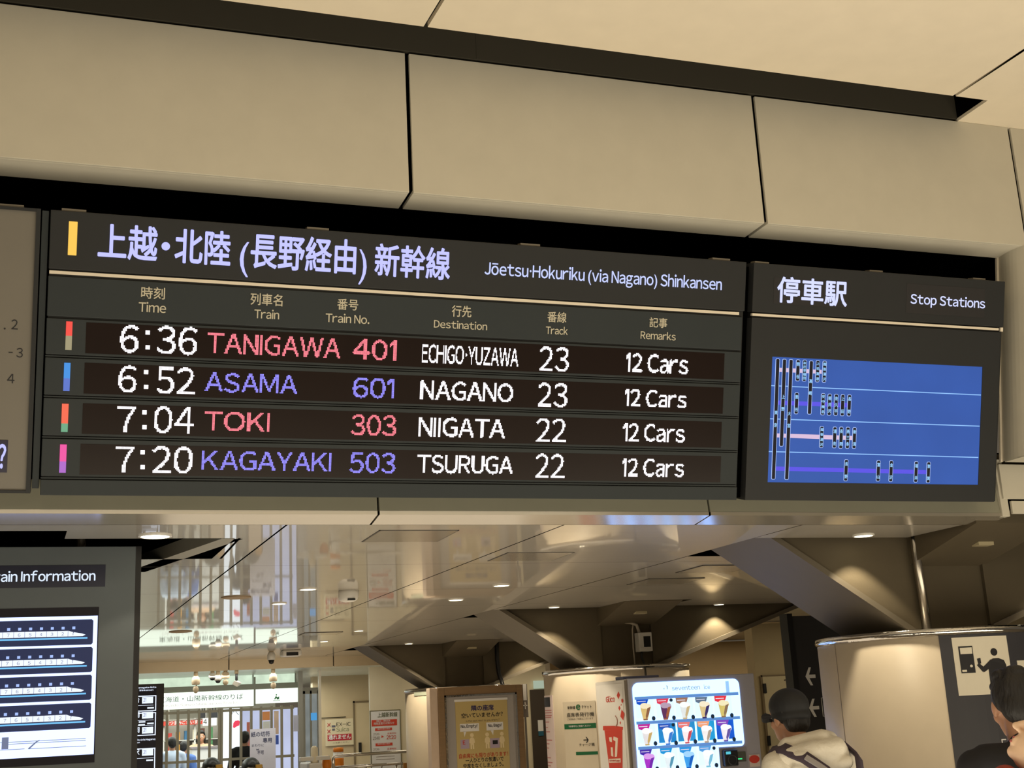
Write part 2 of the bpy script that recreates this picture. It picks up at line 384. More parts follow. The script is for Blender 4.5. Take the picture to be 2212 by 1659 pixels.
# lining of the slot on the left, and a grey bar crossing it
sl = MB(); sl.box(0.93, 0.945, 7.2, 8.08, ZL, ZL + 0.12); sl.box(0.62, 0.93, 8.06, 8.08, ZL + 0.02, ZL + 0.12)
struct(sl, 'trim_7', GAP, 'dark lining of the ceiling slot beside the information panel', 'trim')
p0, p1 = atZ(502, 1164, ZL), atZ(292, 1236, ZL)
struct(MB().hexa([(p1[0] - .06, p1[1], ZL + .0), (p1[0] + .06, p1[1], ZL + .0), (p0[0] + .06, p0[1], ZL + .0), (p0[0] - .06, p0[1], ZL + .0),
                  (p1[0] - .06, p1[1], ZL + .08), (p1[0] + .06, p1[1], ZL + .08), (p0[0] + .06, p0[1], ZL + .08), (p0[0] - .06, p0[1], ZL + .08)]),
       'trim_8', GREYP, 'grey steel bar crossing the dark ceiling slot beside the panel', 'trim')

# ceiling hatches
def hatch(x0, x1, y0, y1, label, drop=0.0015):
    h = thing('ceiling_hatch', ((x0 + x1) / 2, (y0 + y1) / 2, ZL - drop), label, 'ceiling hatch', 'access hatches in the low ceiling')
    f = MB(); t = 0.008
    for a, b, c, d in ((x0, x1, y0, y0 + t), (x0, x1, y1 - t, y1), (x0, x0 + t, y0, y1), (x1 - t, x1, y0, y1)): f.box(a, b, c, d, ZL - 0.0012 - drop, ZL + 0.004)
    f.build('hatch_joint', mat('hatch_joint_grey', (70, 64, 56), .6), h)
    MB().box(x0 + t, x1 - t, y0 + t, y1 - t, ZL - 0.002 - drop, ZL + 0.003).build('hatch_panel', HATCH, h)
hatch(1.66, 2.12, 6.91, 7.36, 'square ceiling hatch just behind the ledge joint')
hatch(2.74, 3.21, 7.89, 8.31, 'square ceiling hatch second from the ledge')
hatch(4.52, 5.03, 9.56, 10.0, 'raised ceiling hatch in the bluish reflection, lower of two', 0.004)
hatch(4.56, 5.05, 8.69, 9.15, 'raised ceiling hatch half hidden by the nearest brace', 0.004)
hatch(2.62, 3.06, 14.6, 15.0, 'far ceiling hatch above the security cameras', 0.004)

# downlights: ring, glowing disc and the lamp's own light
def downlight(p, r, label, watts=25, on=True, cone=95, name='ceiling_downlight'):
    d = thing(name, (p[0], p[1], ZL - 0.005), label, 'downlight' if on else 'speaker', 'recessed downlights' if on else 'round ceiling speakers')
    MB().lathe((p[0], p[1], ZL), [(r * 1.18, 0.002), (r * 1.18, -0.006), (r, -0.008), (r, 0.002)], 24).build('trim_ring', WHITE if on else mat('speaker_grille', (150, 128, 100), 0.6), d)
    MB().lathe((p[0], p[1], ZL), [(r, 0.0), (r, -0.006 if on else -0.009)], 24).build('lens' if on else 'grille', LAMP if on else mat('speaker_grille', (150, 128, 100), 0.6), d)
    if on:
        l = bpy.data.lights.new('downlight_beam', 'SPOT'); l.energy = watts; l.color = (1.0, 0.86, 0.62); l.spot_size = math.radians(cone); l.spot_blend = 0.18; l.shadow_soft_size = 0.03
        lo = bpy.data.objects.new('downlight_beam', l); COL.objects.link(lo); lo.parent = d; lo.location = (0, 0, -0.02)
DL = [((335, 1157), 0.075, 'bright downlight above the train information panel', 6), ((1865, 1156), 0.06, 'downlight in front of the nearest column brace', 27),
      ((665, 1272), 0.06, 'downlight left of the smoke detector', 40), ((603, 1303), 0.055, 'downlight farther left, below the unlit round speaker', 40),
      ((1083, 1264), 0.06, 'downlight in the middle of the glossy ceiling', 40), ((985, 1295), 0.06, 'downlight just beyond the middle one', 40),
      ((1197, 1311), 0.05, 'downlight over the left side of the middle column', 36), ((1553, 1305), 0.05, 'downlight over the right side of the middle column', 42),
      ((775, 1362), 0.05, 'downlight on the far ceiling beyond the smoke detector', 40), ((700, 1385), 0.05, 'downlight farthest down the ceiling near the fascia', 40),
      ((883, 1390), 0.05, 'downlight over the left side of the far column', 48)]
for (px, r, lab, w) in DL: downlight(atZ(*px, ZL), r, lab, w)
c = COLS[0]; downlight((c[0] + 0.95, c[1] - 0.58), 0.05, 'downlight over the right side of the nearest column, past the frame edge', 27)
downlight((COLS[2][0] + 0.95, COLS[2][1] - 0.6), 0.05, 'downlight over the right side of the far column', 48)
downlight(atZ(510, 1290, ZL), 0.1, 'unlit round ceiling speaker nearer the board', on=False, name='ceiling_speaker')
downlight(atZ(390, 1364, ZL), 0.1, 'unlit round ceiling speaker nearer the fascia', on=False, name='ceiling_speaker')
# smoke detector
p = atZ(752, 1276, ZL); sd = thing('smoke_detector', (p[0], p[1], ZL - 0.09), 'white dome smoke detector on the glossy ceiling', 'smoke detector')
MB().lathe((p[0], p[1], ZL), [(0.075, 0.0), (0.08, -0.02), (0.08, -0.05), (0.07, -0.075), (0.04, -0.088), (0.0, -0.09)], 24).build('dome', WHITE, sd, smooth=True)
MB().box(p[0] - 0.02, p[0] + 0.04, p[1] - 0.078, p[1] - 0.06, ZL - 0.082, ZL - 0.068).build('slot', BLKPL, sd)
# the darker square light on the ceiling above the cameras
p = atZ(628, 1405, ZL); em = thing('emergency_light', (p[0], p[1], ZL - 0.08), 'boxy white ceiling unit with a dark lens above the cameras', 'ceiling unit')
MB().box(p[0] - .13, p[0] + .13, p[1] - .13, p[1] + .13, ZL - .08, ZL).build('housing', WHITE, em, bevel=0.02); MB().box(p[0] - .08, p[0] + .08, p[1] - .135, p[1] - .12, ZL - .075, ZL - .03).build('lens', BLKPL, em)

# ================================================================== COLUMNS
CR = 0.752
def column(cx, cy, top, label, joint):
    t = thing('column', (cx, cy, 0), label, 'column', 'round clad columns', 'structure')
    MB().lathe((cx, cy, 0), [(CR, 0.0), (CR, top - 0.035)], 72).build('cladding', CLAD, t, smooth=True)
    for th in joint:
        d = Drum((cx, cy), CR); a = th; MB().slab(d, a - 0.004, a + 0.004, 0.0, top - 0.035, -0.01, 0.0012).build('cladding_joint', mat('joint_shade', (120, 104, 80), 0.6), t)
    MB().lathe((cx, cy, top), [(CR - 0.05, -0.045), (CR + 0.008, -0.052), (CR + 0.016, -0.03), (CR + 0.014, -0.006), (CR - 0.01, 0.0), (CR - 0.3, 0.0)], 72).build('cap_ring', CHROME, t, smooth=True)
    h = 0.3; zt = ZL + 0.44
    MB().box(cx - h, cx + h, cy - h, cy + h, top - 0.2, zt).build('trunk', BROWN, t)
    def arm(sx, x0, z0, x1, z1, y0, y1):
        m = MB(); P = []
        for y in (cy + y0, cy + y1): P.append([(cx + sx * x0, y, z0), (cx + sx * x1, y, z1), (cx + sx * x1, y, zt), (cx + sx * x0, y, zt)])
        a, b = P; m.add(a + b, [(0, 1, 2, 3), (7, 6, 5, 4), (0, 4, 5, 1), (1, 5, 6, 2), (2, 6, 7, 3), (3, 7, 4, 0)])
        o = m.build('brace', BROWN, t)
        f = MB(); d = 0.03; dz = 0.022                           # lower flange plate, a little wider than the web box
        q = [(cx + sx * x0, cy + y0 - d, z0 - dz), (cx + sx * x1, cy + y0 - d, z1 - dz), (cx + sx * x1, cy + y1 + d, z1 - dz), (cx + sx * x0, cy + y1 + d, z0 - dz)]
        q2 = [(x, y, z + dz * 2) for x, y, z in q]
        f.hexa(q + q2); f.build('flange', mat('brown_flange_paint', (98, 90, 77), 0.55, spec=0.2), o)
    q = Plane((cx - .60, cy + .02, 2.187 - .0245), (0, 1, 0), Vector((-1.34, 0, .85)).normalized())
    MB().slab(q, -.05, .05, -.035, .035, 0, .012).build('brace_plate', mat('brace_plate', (176, 164, 132), .45), t)
    MB().box(cx - .06, cx + .06, cy - .74, cy - .67, 2.535, 2.565).build('brace_plate', MATS['brace_plate'], t)
    arm(-1, 0.28, 1.97, 1.62, 2.82, -0.33, 0.36)
    arm(1, 0.28, 2.03, 2.6, 2.80, -0.33, 0.36)
    for s in (-1, 1):
        m = MB(); yy = [cy + s * 0.29, cy + s * 1.05]; zz = [2.45, 2.632]; w = 0.31
        m.add([(cx - w, yy[0], zz[0]), (cx + w, yy[0], zz[0]), (cx + w, yy[1], zz[1]), (cx - w, yy[1], zz[1]), (cx - w, yy[0], zt), (cx + w, yy[0], zt), (cx + w, yy[1], zt), (cx - w, yy[1], zt)],
              [(0, 3, 2, 1), (4, 5, 6, 7), (0, 1, 5, 4), (1, 2, 6, 5), (2, 3, 7, 6), (3, 0, 4, 7)])
        m.build('brace', BROWN, t)
    return t
col3 = column(*COLS[0], 2.02, 'nearest cream round column with a dark pictogram sign and brown braces', [])
d3 = Drum(COLS[0], CR); a3 = d3.px(1812, 1470)[0]
MB().slab(d3, a3 - 0.003, a3 + 0.003, 0.0, 1.98, -0.01, 0.0012).build('cladding_joint', mat('joint_shade', (120, 104, 80), 0.6), col3)
col2 = column(*COLS[1], 2.045, 'middle cream round column behind the ice cream vending machine', [])
col1 = column(*COLS[2], 2.05, 'far cream round column carrying the framed yellow poster', [])
# downpipe on the nearest column
q0, q1 = atY(1972, 1172, 7.28), atY(2003, 1352, 7.28)
MB().tube([(q1[0], 7.28, 2.0), (q0[0], 7.28, ZL + 0.4)], 0.03, 14).build('downpipe', STEEL, None, smooth=True)
tag(bpy.context.scene.objects['downpipe'], 'shiny steel downpipe on the trunk of the nearest column', 'pipe')
# meter box with conduit and black lead on the middle column
pb = front(12.2); mbx = thing('meter_box', pb.pt(*pb.px(1391, 1408)), 'white electric box with a dark window on the middle column', 'electric box')
a0, a1, b0, b1 = pb.rect((1376, 1367), (1404, 1366), (1407, 1407), (1379, 1408)); MB().slab(pb, a0, a1, b0, b1, -0.07, 0.04).build('case', WHITE, mbx, bevel=0.006)
a0, a1, b0, b1 = pb.rect((1386, 1375), (1401, 1375), (1402, 1398), (1388, 1398)); MB().slab(pb, a0, a1, b0, b1, 0.039, 0.044).build('window', BLKPL, mbx)
P = [pb.pt(*pb.px(x, y)) for x, y in ((1312, 1303), (1312, 1318), (1317, 1330), (1330, 1341), (1362, 1345), (1375, 1350), (1381, 1367))]
P[0][2] = ZL + 0.05
MB().tube(P, 0.016, 10).build('conduit', mat('grey_conduit', (176, 166, 148), 0.45), mbx, smooth=True)
P = [pb.pt(*pb.px(x, y)) for x, y in ((1368, 1346), (1366, 1360), (1368, 1400), (1372, 1440))]
MB().tube(P, 0.008, 8).build('conduit', MATS['grey_conduit'], mbx, smooth=True)
P = [pb.pt(*pb.px(x, y)) for x, y in ((1386, 1406), (1386, 1420), (1391, 1432))] + [atY(1394, 1448, 11.6), atY(1395, 1462, 9.9), atY(1395, 1466, 9.75)]
tag(MB().tube(P, 0.011, 8).build('power_cable', BLKPL, None, smooth=True), 'black lead running from the electric box down to the vending machine', 'cable')
P = [atY(x, y, 17.5) for x, y in ((1073, 1393), (1074, 1425), (1078, 1455), (1086, 1480))]
P[0][2] = ZL + 0.1
tag(MB().tube(P, 0.03, 8).build('black_cable', BLKPL, None, smooth=True), 'thick black cable dropping behind the framed poster', 'cable')

# ================================================================== THE INFORMATION BOARDS (tilted towards the reader)
TILT = math.radians(15.36)
BP = Plane((0, 6.36, 2.72), (1, 0, 0), (0, -math.sin(TILT), math.cos(TILT)))
def led(mb, pl, items, off=0.004, pitch=0.0062, fill=0.84):
    """dot-matrix lettering: each item is (text, bl, br, tl, bold) in picture points on the plane; lit dots become small squares"""
    lit = set()
    for body, bl, br, tl, bold in items:
        V, Fc, cap = text_mesh(body, bold)
        A0 = pl.px(*bl); A1 = pl.px(*br); A2 = pl.px(*tl); x0, x1 = V[:, 0].min(), V[:, 0].max()
        b0 = (A0[1] + A1[1]) / 2; sx = (A1[0] - A0[0]) / (x1 - x0); sy = (A2[1] - A0[1]) / (cap[1] - cap[0])
        Q = np.stack([(A0[0] + (V[:, 0] - x0) * sx) / pitch, (b0 + (V[:, 1] - cap[0]) * sy) / pitch], 1)
        for fc in Fc:
            for k in range(1, len(fc) - 1):
                t = Q[[fc[0], fc[k], fc[k + 1]]]; lo = np.floor(t.min(0)).astype(int); hi = np.ceil(t.max(0)).astype(int)
                den = (t[1, 0] - t[0, 0]) * (t[2, 1] - t[0, 1]) - (t[2, 0] - t[0, 0]) * (t[1, 1] - t[0, 1])
                if abs(den) < 1e-9: continue
                for i in range(lo[0], hi[0] + 1):
                    for j in range(lo[1], hi[1] + 1):
                        px, py = i + 0.5, j + 0.5
                        w1 = ((px - t[0, 0]) * (t[2, 1] - t[0, 1]) - (t[2, 0] - t[0, 0]) * (py - t[0, 1])) / den
                        w2 = ((t[1, 0] - t[0, 0]) * (py - t[0, 1]) - (px - t[0, 0]) * (t[1, 1] - t[0, 1])) / den
                        if w1 >= -1e-6 and w2 >= -1e-6 and w1 + w2 <= 1 + 1e-6: lit.add((i, j))
    h = pitch * fill / 2
    for i, j in sorted(lit):
        a, b = (i + 0.5) * pitch, (j + 0.5) * pitch
        mb.add([pl.pt(a - h, b - h, off), pl.pt(a + h, b - h, off), pl.pt(a + h, b + h, off), pl.pt(a - h, b + h, off)], [(0, 1, 2, 3)])
    return mb
def pslab(pl, tl, tr, br, bl, o0, o1): r = pl.rect(tl, tr, br, bl); return MB().slab(pl, *r, o0, o1)
px = BP.px
bl_, br_ = px(85.3, 1069), px(1593.4, 1080.7); tl_, tr_ = px(110.8, 450), px(1612.6, 568.5)
X0, X1 = (bl_[0] + tl_[0]) / 2, (br_[0] + tr_[0]) / 2; S0, S1 = (bl_[1] + br_[1]) / 2, (tl_[1] + tr_[1]) / 2
board = thing('departure_board', BP.pt((X0 + X1) / 2, S0), 'large dark departure board listing four trains under a lit bilingual title', 'departure board')
def srow(l, r): return (px(*l)[1] + px(*r)[1]) / 2           # height on the board of a line seen at its left and right end
sG = [srow((104, 684), (1601, 759)), srow((101, 768), (1600, 830.7)), srow((95, 856), (1598, 903.5)), srow((91, 945), (1597, 976)), srow((88, 1033), (1593, 1050))]
sW = srow((109, 584.6), (1597.7, 679.7))
MB().slab(BP, X0 + .004, X1 - .004, S0 + .004, S1 - .004, -0.13, -0.012).build('housing', GROOVE, board)
MB().slab(BP, X0, X1, sW + 0.016, S1, -0.10, 0.0).build('title_panel', HOUSE, board, bevel=0.003)
MB().slab(BP, X0 + .004, X1 - .035, sW - 0.0075, sW + 0.0075, -0.02, 0.0).build('pale_strip', STRIP, board)
MB().slab(BP, X0, X1 - .012, sG[0] + .005, sW - 0.018, -0.10, -0.002).build('heading_panel', HOUSE2, board, bevel=0.003)
MB().slab(BP, X0, X1 - .006, S0, sG[4] - .006, -0.10, 0.0).build('bottom_panel', HOUSE2, board, bevel=0.003)
for (x, y) in ((160, 455), (688, 493), (1147, 531), (1560, 563)):
    a, b = px(x, y); MB().slab(BP, a - .055, a + .055, S1, S1 + .012, -0.06, -0.01).build('mounting_lug', mat('lug_grey', (120, 112, 98), 0.5), board)
# title
tm = MB(); Bl, Br = (210.4, 556), (970.9, 604.8)
def base(x): return (x, Bl[1] + (Br[1] - Bl[1]) * (x - Bl[0]) / (Br[0] - Bl[0]))
for s, x0, x1, top in (('上越', 210.4, 339, (x_ := 213, 486)), ('北陸', 376, 497, (378, 497)), ('長野経由', 540, 768, (542, 507)), ('新幹線', 808, 971, (810, 530))):
    tm.text(BP, s, base(x0), base(x1), top, 0.003, 0.02)
for s, x0, x1 in (('(', 517, 536), (')', 774, 791)):
    y0, y1 = base(x0), base(x1); tm.text(BP, s, (x0, y0[1] + 3), (x1, y1[1] + 3), (x0, y0[1] - 57), 0.003, 0.004)
a, b = px(358, 532); tm.disc(BP, a, b, 0.020, 0.001, 0.003)
tm.build('title_lettering', TITLE, board)
em = MB().text(BP, 'Jōetsu·Hokuriku (via Nagano) Shinkansen', (1046, 592.6), (1558.4, 626), (1048, 567), 0.003, 0.012)
em.build('title_lettering', glow('title_led_english', (196, 206, 255), 1.1), board)
pslab(BP, (148.7, 478), (167.7, 479), (165.2, 552), (146.5, 551), -0.001, 0.003).build('line_bar', glow('amber_bar', (255, 204, 88), 1.0), board, bevel=0.004)
# column headings
for s, L, Rr, T in (('時刻', (304.4, 645), (356, 646), (305, 621)), ('列車名', (540.5, 659), (610, 660.5), (541.8, 635)), ('番号', (728, 669.3), (773.4, 669.9), (728.7, 646.8)),
                   ('行先', (975.5, 684), (1018, 684.8), (976, 661)), ('番線', (1182, 696), (1223.4, 696.5), (1182.7, 674.8)), ('記事', (1402.4, 707.3), (1441, 708), (1403, 687.3)),
                   ('Time', (299, 674), (358.5, 674.7), (300, 654)), ('Train', (549, 687.4), (602.8, 689), (548, 669)), ('Train No.', (703, 696), (797.8, 699), (702, 678)),
                   ('Destination', (937, 707.3), (1052, 713), (937.5, 691.6)), ('Track', (1178.7, 721), (1226, 723), (1176.8, 705.4)), ('Remarks', (1383.4, 732), (1459.4, 734.7), (1383.4, 716.3))):
    MB().text(BP, s, L, Rr, T, 0.0, 0.012).build('heading_lettering', mat('cream_heading_print', (200, 193, 172), 0.6, spec=.2), board)
# the four rows
ROWS = [
 dict(win=((186.6, 694.5), (1565, 765), (1563, 821), (184, 762)), bar=((143, 694.5), (157, 694.5), (154.5, 756), (140.8, 756)), cols=((255, 84, 74), (178, 168, 132)), split=0.5,
      time=[('6', 257.7, 299), (':', 315, 323), ('36', 337, 425.2)], tb=((257.7, 760.8), (425.2, 766.3)), tt=(259.5, 701.7),
      name=[('TANIGAWA', (447, 761.5), (735.1, 772.8), (447, 719.3))], no=[('401', (761.6, 774.5), (855.2, 779), (761.6, 732))], c=LEDR,
      dest=('ECHIGO·YUZAWA', (910, 782.5), (1118.9, 791.5), (910, 743.5)), trk=('23', (1163.5, 800.3), (1227.7, 802.5), (1166, 748.8)), car=('12 Cars', (1351.2, 802.2), (1485.8, 807), (1354, 763.6))),
 dict(win=((183, 782.5), (1562.8, 838), (1560.7, 895), (180.5, 848.8)), bar=((139, 783.7), (152.6, 783.7), (150, 844.7), (136, 844.7)), cols=((70, 150, 232), (104, 132, 226)), split=0.45,
      time=[('6', 253.8, 294.3), (':', 312, 319), ('52', 336.8, 419.7)], tb=((253.8, 846.3), (419.7, 851.6)), tt=(255, 789.7),
      name=[('ASAMA', (441.5, 845.6), (642.3, 851.2), (442.5, 805.4))], no=[('601', (760.9, 858), (850.8, 861), (761, 815))], c=LEDB,
      dest=('NAGANO', (907, 863), (1107.9, 867), (907.5, 823.7)), trk=('23', (1160, 877.5), (1224.7, 879), (1162, 827)), car=('12 Cars', (1347.6, 877.1), (1482.7, 881), (1350, 840.8))),
 dict(win=((179.3, 870.4), (1558.6, 912), (1557.6, 967.8), (176.4, 936.7)), bar=((133.5, 872), (148.5, 872), (146, 933), (132, 933)), cols=((255, 112, 84), (122, 188, 148)), split=0.3,
      time=[('7', 252.1, 292.6), (':', 308, 316), ('04', 331, 418)], tb=((252, 934.3), (418, 936.7)), tt=(253, 876.5),
      name=[('TOKI', (439.8, 929.5), (582, 932.4), (440.5, 889))], no=[('303', (757.3, 939.5), (855.2, 941.5), (758, 895.8))], c=LEDR,
      dest=('NIIGATA', (902.4, 941.5), (1090.2, 944.7), (903, 901.6)), trk=('22', (1156.7, 954.3), (1221.5, 955.5), (1159, 903.4)), car=('12 Cars', (1344, 951.4), (1478.4, 955), (1346, 914.7))),
 dict(win=((174.5, 958.4), (1557, 985.8), (1556, 1042), (171.4, 1025.2)), bar=((129.4, 960), (144.4, 960), (142, 1021), (128, 1021)), cols=((248, 90, 170), (196, 120, 226)), split=0.4,
      time=[('7', 248.8, 288.5), (':', 304, 312), ('20', 327, 415.6)], tb=((248.8, 1021), (415.6, 1021.9)), tt=(250, 964),
      name=[('KAGAYAKI', (435, 1014.6), (715.3, 1017.5), (436, 974))], no=[('503', (754, 1020.5), (853.2, 1022), (755, 977.7))], c=LEDB,
      dest=('TSURUGA', (900.8, 1020.7), (1107.4, 1023.5), (901.5, 983)), trk=('22', (1154.4, 1031.5), (1218, 1032), (1156.5, 980.6)), car=('12 Cars', (1342, 1028), (1476.8, 1029), (1344, 991)))]
for k, r in enumerate(ROWS):
    row = MB().slab(BP, X0, X1 - 0.010, sG[k + 1] + .010, sG[k] - .005, -0.08, 0.0).build('display_row', HOUSE2, board, bevel=0.003)
    MB().slab(BP, X0, X1 - 0.010, sG[k + 1] - .001, sG[k + 1] + .005, -0.08, -0.003).build('rail', HOUSE2, row)
    w = BP.rect(*r['win']); MB().slab(BP, *w, -0.01, 0.0012).build('window', WIN, row)
    q = BP.rect(*r['bar']); sp = q[2] + (q[3] - q[2]) * r['split']
    MB().slab(BP, q[0], q[1], sp, q[3], -0.001, 0.0035).build('colour_bar', glow('bar_top_%d' % k, r['cols'][0], 0.95), row)
    MB().slab(BP, q[0], q[1], q[2], sp, -0.001, 0.0035).build('colour_bar', glow('bar_low_%d' % k, r['cols'][1], 0.8), row)
    (xa, ya), (xb, yb) = r['tb']; fy = lambda x: (x, ya + (yb - ya) * (x - xa) / (xb - xa))
    it = []
    for s, x0, x1 in r['time']:
        if s == ':': 
            continue
        y = fy(x0); it.append((s, y, fy(x1), (r['tt'][0] + x0 - r['tt'][0], y[1] - (ya - r['tt'][1])), 0.006))
    m = led(MB(), BP, it)
    for s, x0, x1 in r['time']:
        if s == ':':
            xm = (x0 + x1) / 2; y = fy(xm)[1]
            for dy in (44.5, 12.5):
                a, b = BP.px(xm, y - dy); m.slab(BP, a - .010, a + .010, b - .010, b + .010, 0.003, 0.004)
    m.build('time_lettering', LEDW, row, fixn=False)
    for nm_, it in zip(('destination_lettering', 'track_lettering', 'remark_lettering'), [(r['dest'][0], r['dest'][1], r['dest'][2], r['dest'][3], 0.016 if k else 0.012), (r['trk'][0], r['trk'][1], r['trk'][2], r['trk'][3], 0.004), (r['car'][0], r['car'][1], r['car'][2], r['car'][3], 0.016)]): led(MB(), BP, [it], pitch=0.0045 if len(it[0]) > 9 else 0.0062).build(nm_, LEDW, row, fixn=False)
    for nm_, L_ in (('train_lettering', r['name']), ('number_lettering', r['no'])): led(MB(), BP, [(s, a, b, c_, 0.010) for s, a, b, c_ in L_]).build(nm_, r['c'], row, fixn=False)

# ---- stop station board
xa, xb = (px(1628.6, 566)[0] + px(1610, 1077)[0]) / 2, (px(2170, 608.6)[0] + px(2155, 1083)[0]) / 2
sb = thing('stop_station_board', BP.pt((xa + xb) / 2, S0), 'dark board with blue route screen headed Stop Stations, right of the departure board', 'stop station board')
s2 = srow((1619.4, 679), (2152.3, 711))
MB().slab(BP, xa + .004, xb - .004, S0 + .004, S1 - .004, -0.13, -0.012).build('housing', GROOVE, sb)
MB().slab(BP, xa, xb, s2 + 0.016, S1, -0.10, 0.0).build('title_panel', HOUSE, sb, bevel=0.003)
MB().slab(BP, xa + .002, xb - .035, s2 - .007, s2 + .007, -0.02, 0.0).build('pale_strip', STRIP, sb)
MB().slab(BP, xb - .02, xb - .002, s2 - .012, s2 + .012, -0.03, -0.001).build('pale_strip', STRIP, sb)
scr = BP.rect((1668.3, 770), (2123, 793), (2113, 1048.4), (1658.5, 1040.5))
fr = MB(); st = s2 - 0.018
fr.slab(BP, xa, xb - .02, scr[3], st, -0.10, 0.0); fr.slab(BP, xa, xb - .02, S0, scr[2], -0.10, 0.0); fr.slab(BP, xa, scr[0], scr[2], scr[3], -0.10, 0.0); fr.slab(BP, scr[1], xb - .02, scr[2], scr[3], -0.10, 0.0)
fr.build('front_panel', HOUSE, sb)
for (x, y) in ((1648, 569), (1895, 587), (2118, 603)):
    a, b = px(x, y); MB().slab(BP, a - .045, a + .045, S1, S1 + .010, -0.06, -0.01).build('mounting_lug', MATS['lug_grey'], sb)
for q in (((1672, 598), (1832, 610), (1830, 664), (1670, 658)), ((1958, 618), (2128, 618), (2126, 686), (1957, 676))):
    pslab(BP, *q, -0.001, 0.0012).build('led_window', mat('faint_led_window', (51, 50, 51), 0.5, spec=.2), sb)
STL = glow('stop_title_led', (206, 212, 255), 1.15)
MB().text(BP, '停車駅', (1677, 654), (1828.6, 660), (1677.7, 602), 0.003, 0.02).build('title_lettering', STL, sb); MB().text(BP, 'Stop Stations', (1965.7, 655.7), (2127, 665.7), (1966, 635.7), 0.003, 0.014).build('english_lettering', STL, sb)
screen = MB().slab(BP, *scr, -0.03, -0.004).build('screen', glow('screen_blue', (50, 92, 178), 0.9, 0.12, 3), sb)
zx = lambda x, y: (1640 + x / 4.424, 750 + y / 4.424)
def scrquad(m, tl, tr, br, bl, off): m.add([BP.pt(*BP.px(*zx(*p)), off) for p in (bl, br, tr, tl)], [(0, 1, 2, 3)])
ln_ = MB()
for l, r in (((115, 367), (2122, 457)), ((103, 684), (2110, 755)), ((90, 997), (2097, 1054))):
    scrquad(ln_, (l[0], l[1] - 4.5), (r[0], r[1] - 4.5), (r[0], r[1] + 4.5), (l[0], l[1] + 4.5), -0.003)
ln_.build('row_line', glow('pale_blue_line', (146, 196, 255), 1.0), screen, fixn=False)
m = MB(); scrquad(m, (190, 196), (600, 217), (600, 254), (190, 236), -0.0025); scrquad(m, (172, 824), (905, 848), (905, 890), (172, 862), -0.0025); m.build('route_line', glow('route_pink', (226, 196, 226), 0.95), screen, fixn=False)
m = MB(); scrquad(m, (185, 510), (845, 533), (845, 575), (185, 550), -0.0025); scrquad(m, (158, 1140), (1610, 1175), (1610, 1214), (158, 1180), -0.0025); m.build('route_line', glow('route_violet', (92, 84, 236), 0.95), screen, fixn=False)
BARS = [('東京', 182, 108, 135, 1265, (625, 745)), ('上野', 245, 112, 212, 950, (475, 590)), ('大宮', 308, 115, 263, 1268, (635, 750)), ('熊谷', 375, 118, 367, 325, None), ('本庄早稲田', 437, 120, 432, 328, None),
        ('高崎', 500, 128, 482, 643, (325, 440)), ('上毛高原', 563, 125, 557, 335, None), ('越後湯沢', 628, 130, 622, 338, None), ('熊谷', 362, 432, 354, 640, None), ('安中榛名', 615, 440, 607, 650, None),
        ('軽井沢', 677, 445, 669, 653, None), ('佐久平', 740, 447, 732, 655, None), ('上田', 802, 450, 795, 658, None), ('長野', 866, 452, 858, 660, None), ('越後湯沢', 602, 755, 594, 962, None),
        ('浦佐', 726, 760, 719, 965, None), ('長岡', 787, 760, 781, 970, None), ('燕三条', 852, 762, 843, 970, None), ('新潟', 915, 765, 907, 970, None), ('長野', 835, 1072, 828, 1280, None),
        ('富山', 1144, 1080, 1136, 1283, None), ('金沢', 1266, 1083, 1257, 1288, None), ('福井', 1504, 1090, 1497, 1293, None), ('敦賀', 1624, 1095, 1614, 1298, None)]
for s, x0, y0, x1, y1, cy in BARS:
    pt_, pb_ = BP.px(*zx(x0, y0)), BP.px(*zx(x1, y1)); am = (pt_[0] + pb_[0]) / 2; hw = 0.0135
    def rr(b0, b1, w, r=0.006):
        return [(am - w, b0 + r), (am - w + r, b0), (am + w - r, b0), (am + w, b0 + r), (am + w, b1 - r), (am + w - r, b1), (am - w + r, b1), (am - w, b1 - r)]
    o = MB().poly(BP, rr(pb_[1], pt_[1], hw), -0.004, -0.002).build('station_marker', glow('marker_outline', (176, 200, 255), 1.0), screen)
    MB().poly(BP, rr(pb_[1] + .003, pt_[1] - .003, hw - .003, 0.004), -0.003, -0.0012).build('marker_field', glow('marker_black', (6, 6, 22), 1.0), screen)
    m = MB(); n = len(s)
    for i, ch in enumerate(s):
        if cy: yy = cy[i]
        else:
            pad = 50 if n <= 3 else 38; yy = y0 + pad + (y1 - y0 - 2 * pad + 12) * i / (n - 1) - 6
        xx = x0 + (x1 - x0) * (yy - y0) / (y1 - y0); a, b = BP.px(*zx(xx, yy)); hh = 0.0105 if n <= 3 else 0.0085
        m.text(BP, ch, (a - 0.0095, b - hh), a + 0.0095, 2 * hh, -0.0006, 0.02, px=False)
    m.build('marker_lettering', glow('marker_text', (150, 208, 255), 1.1), screen)

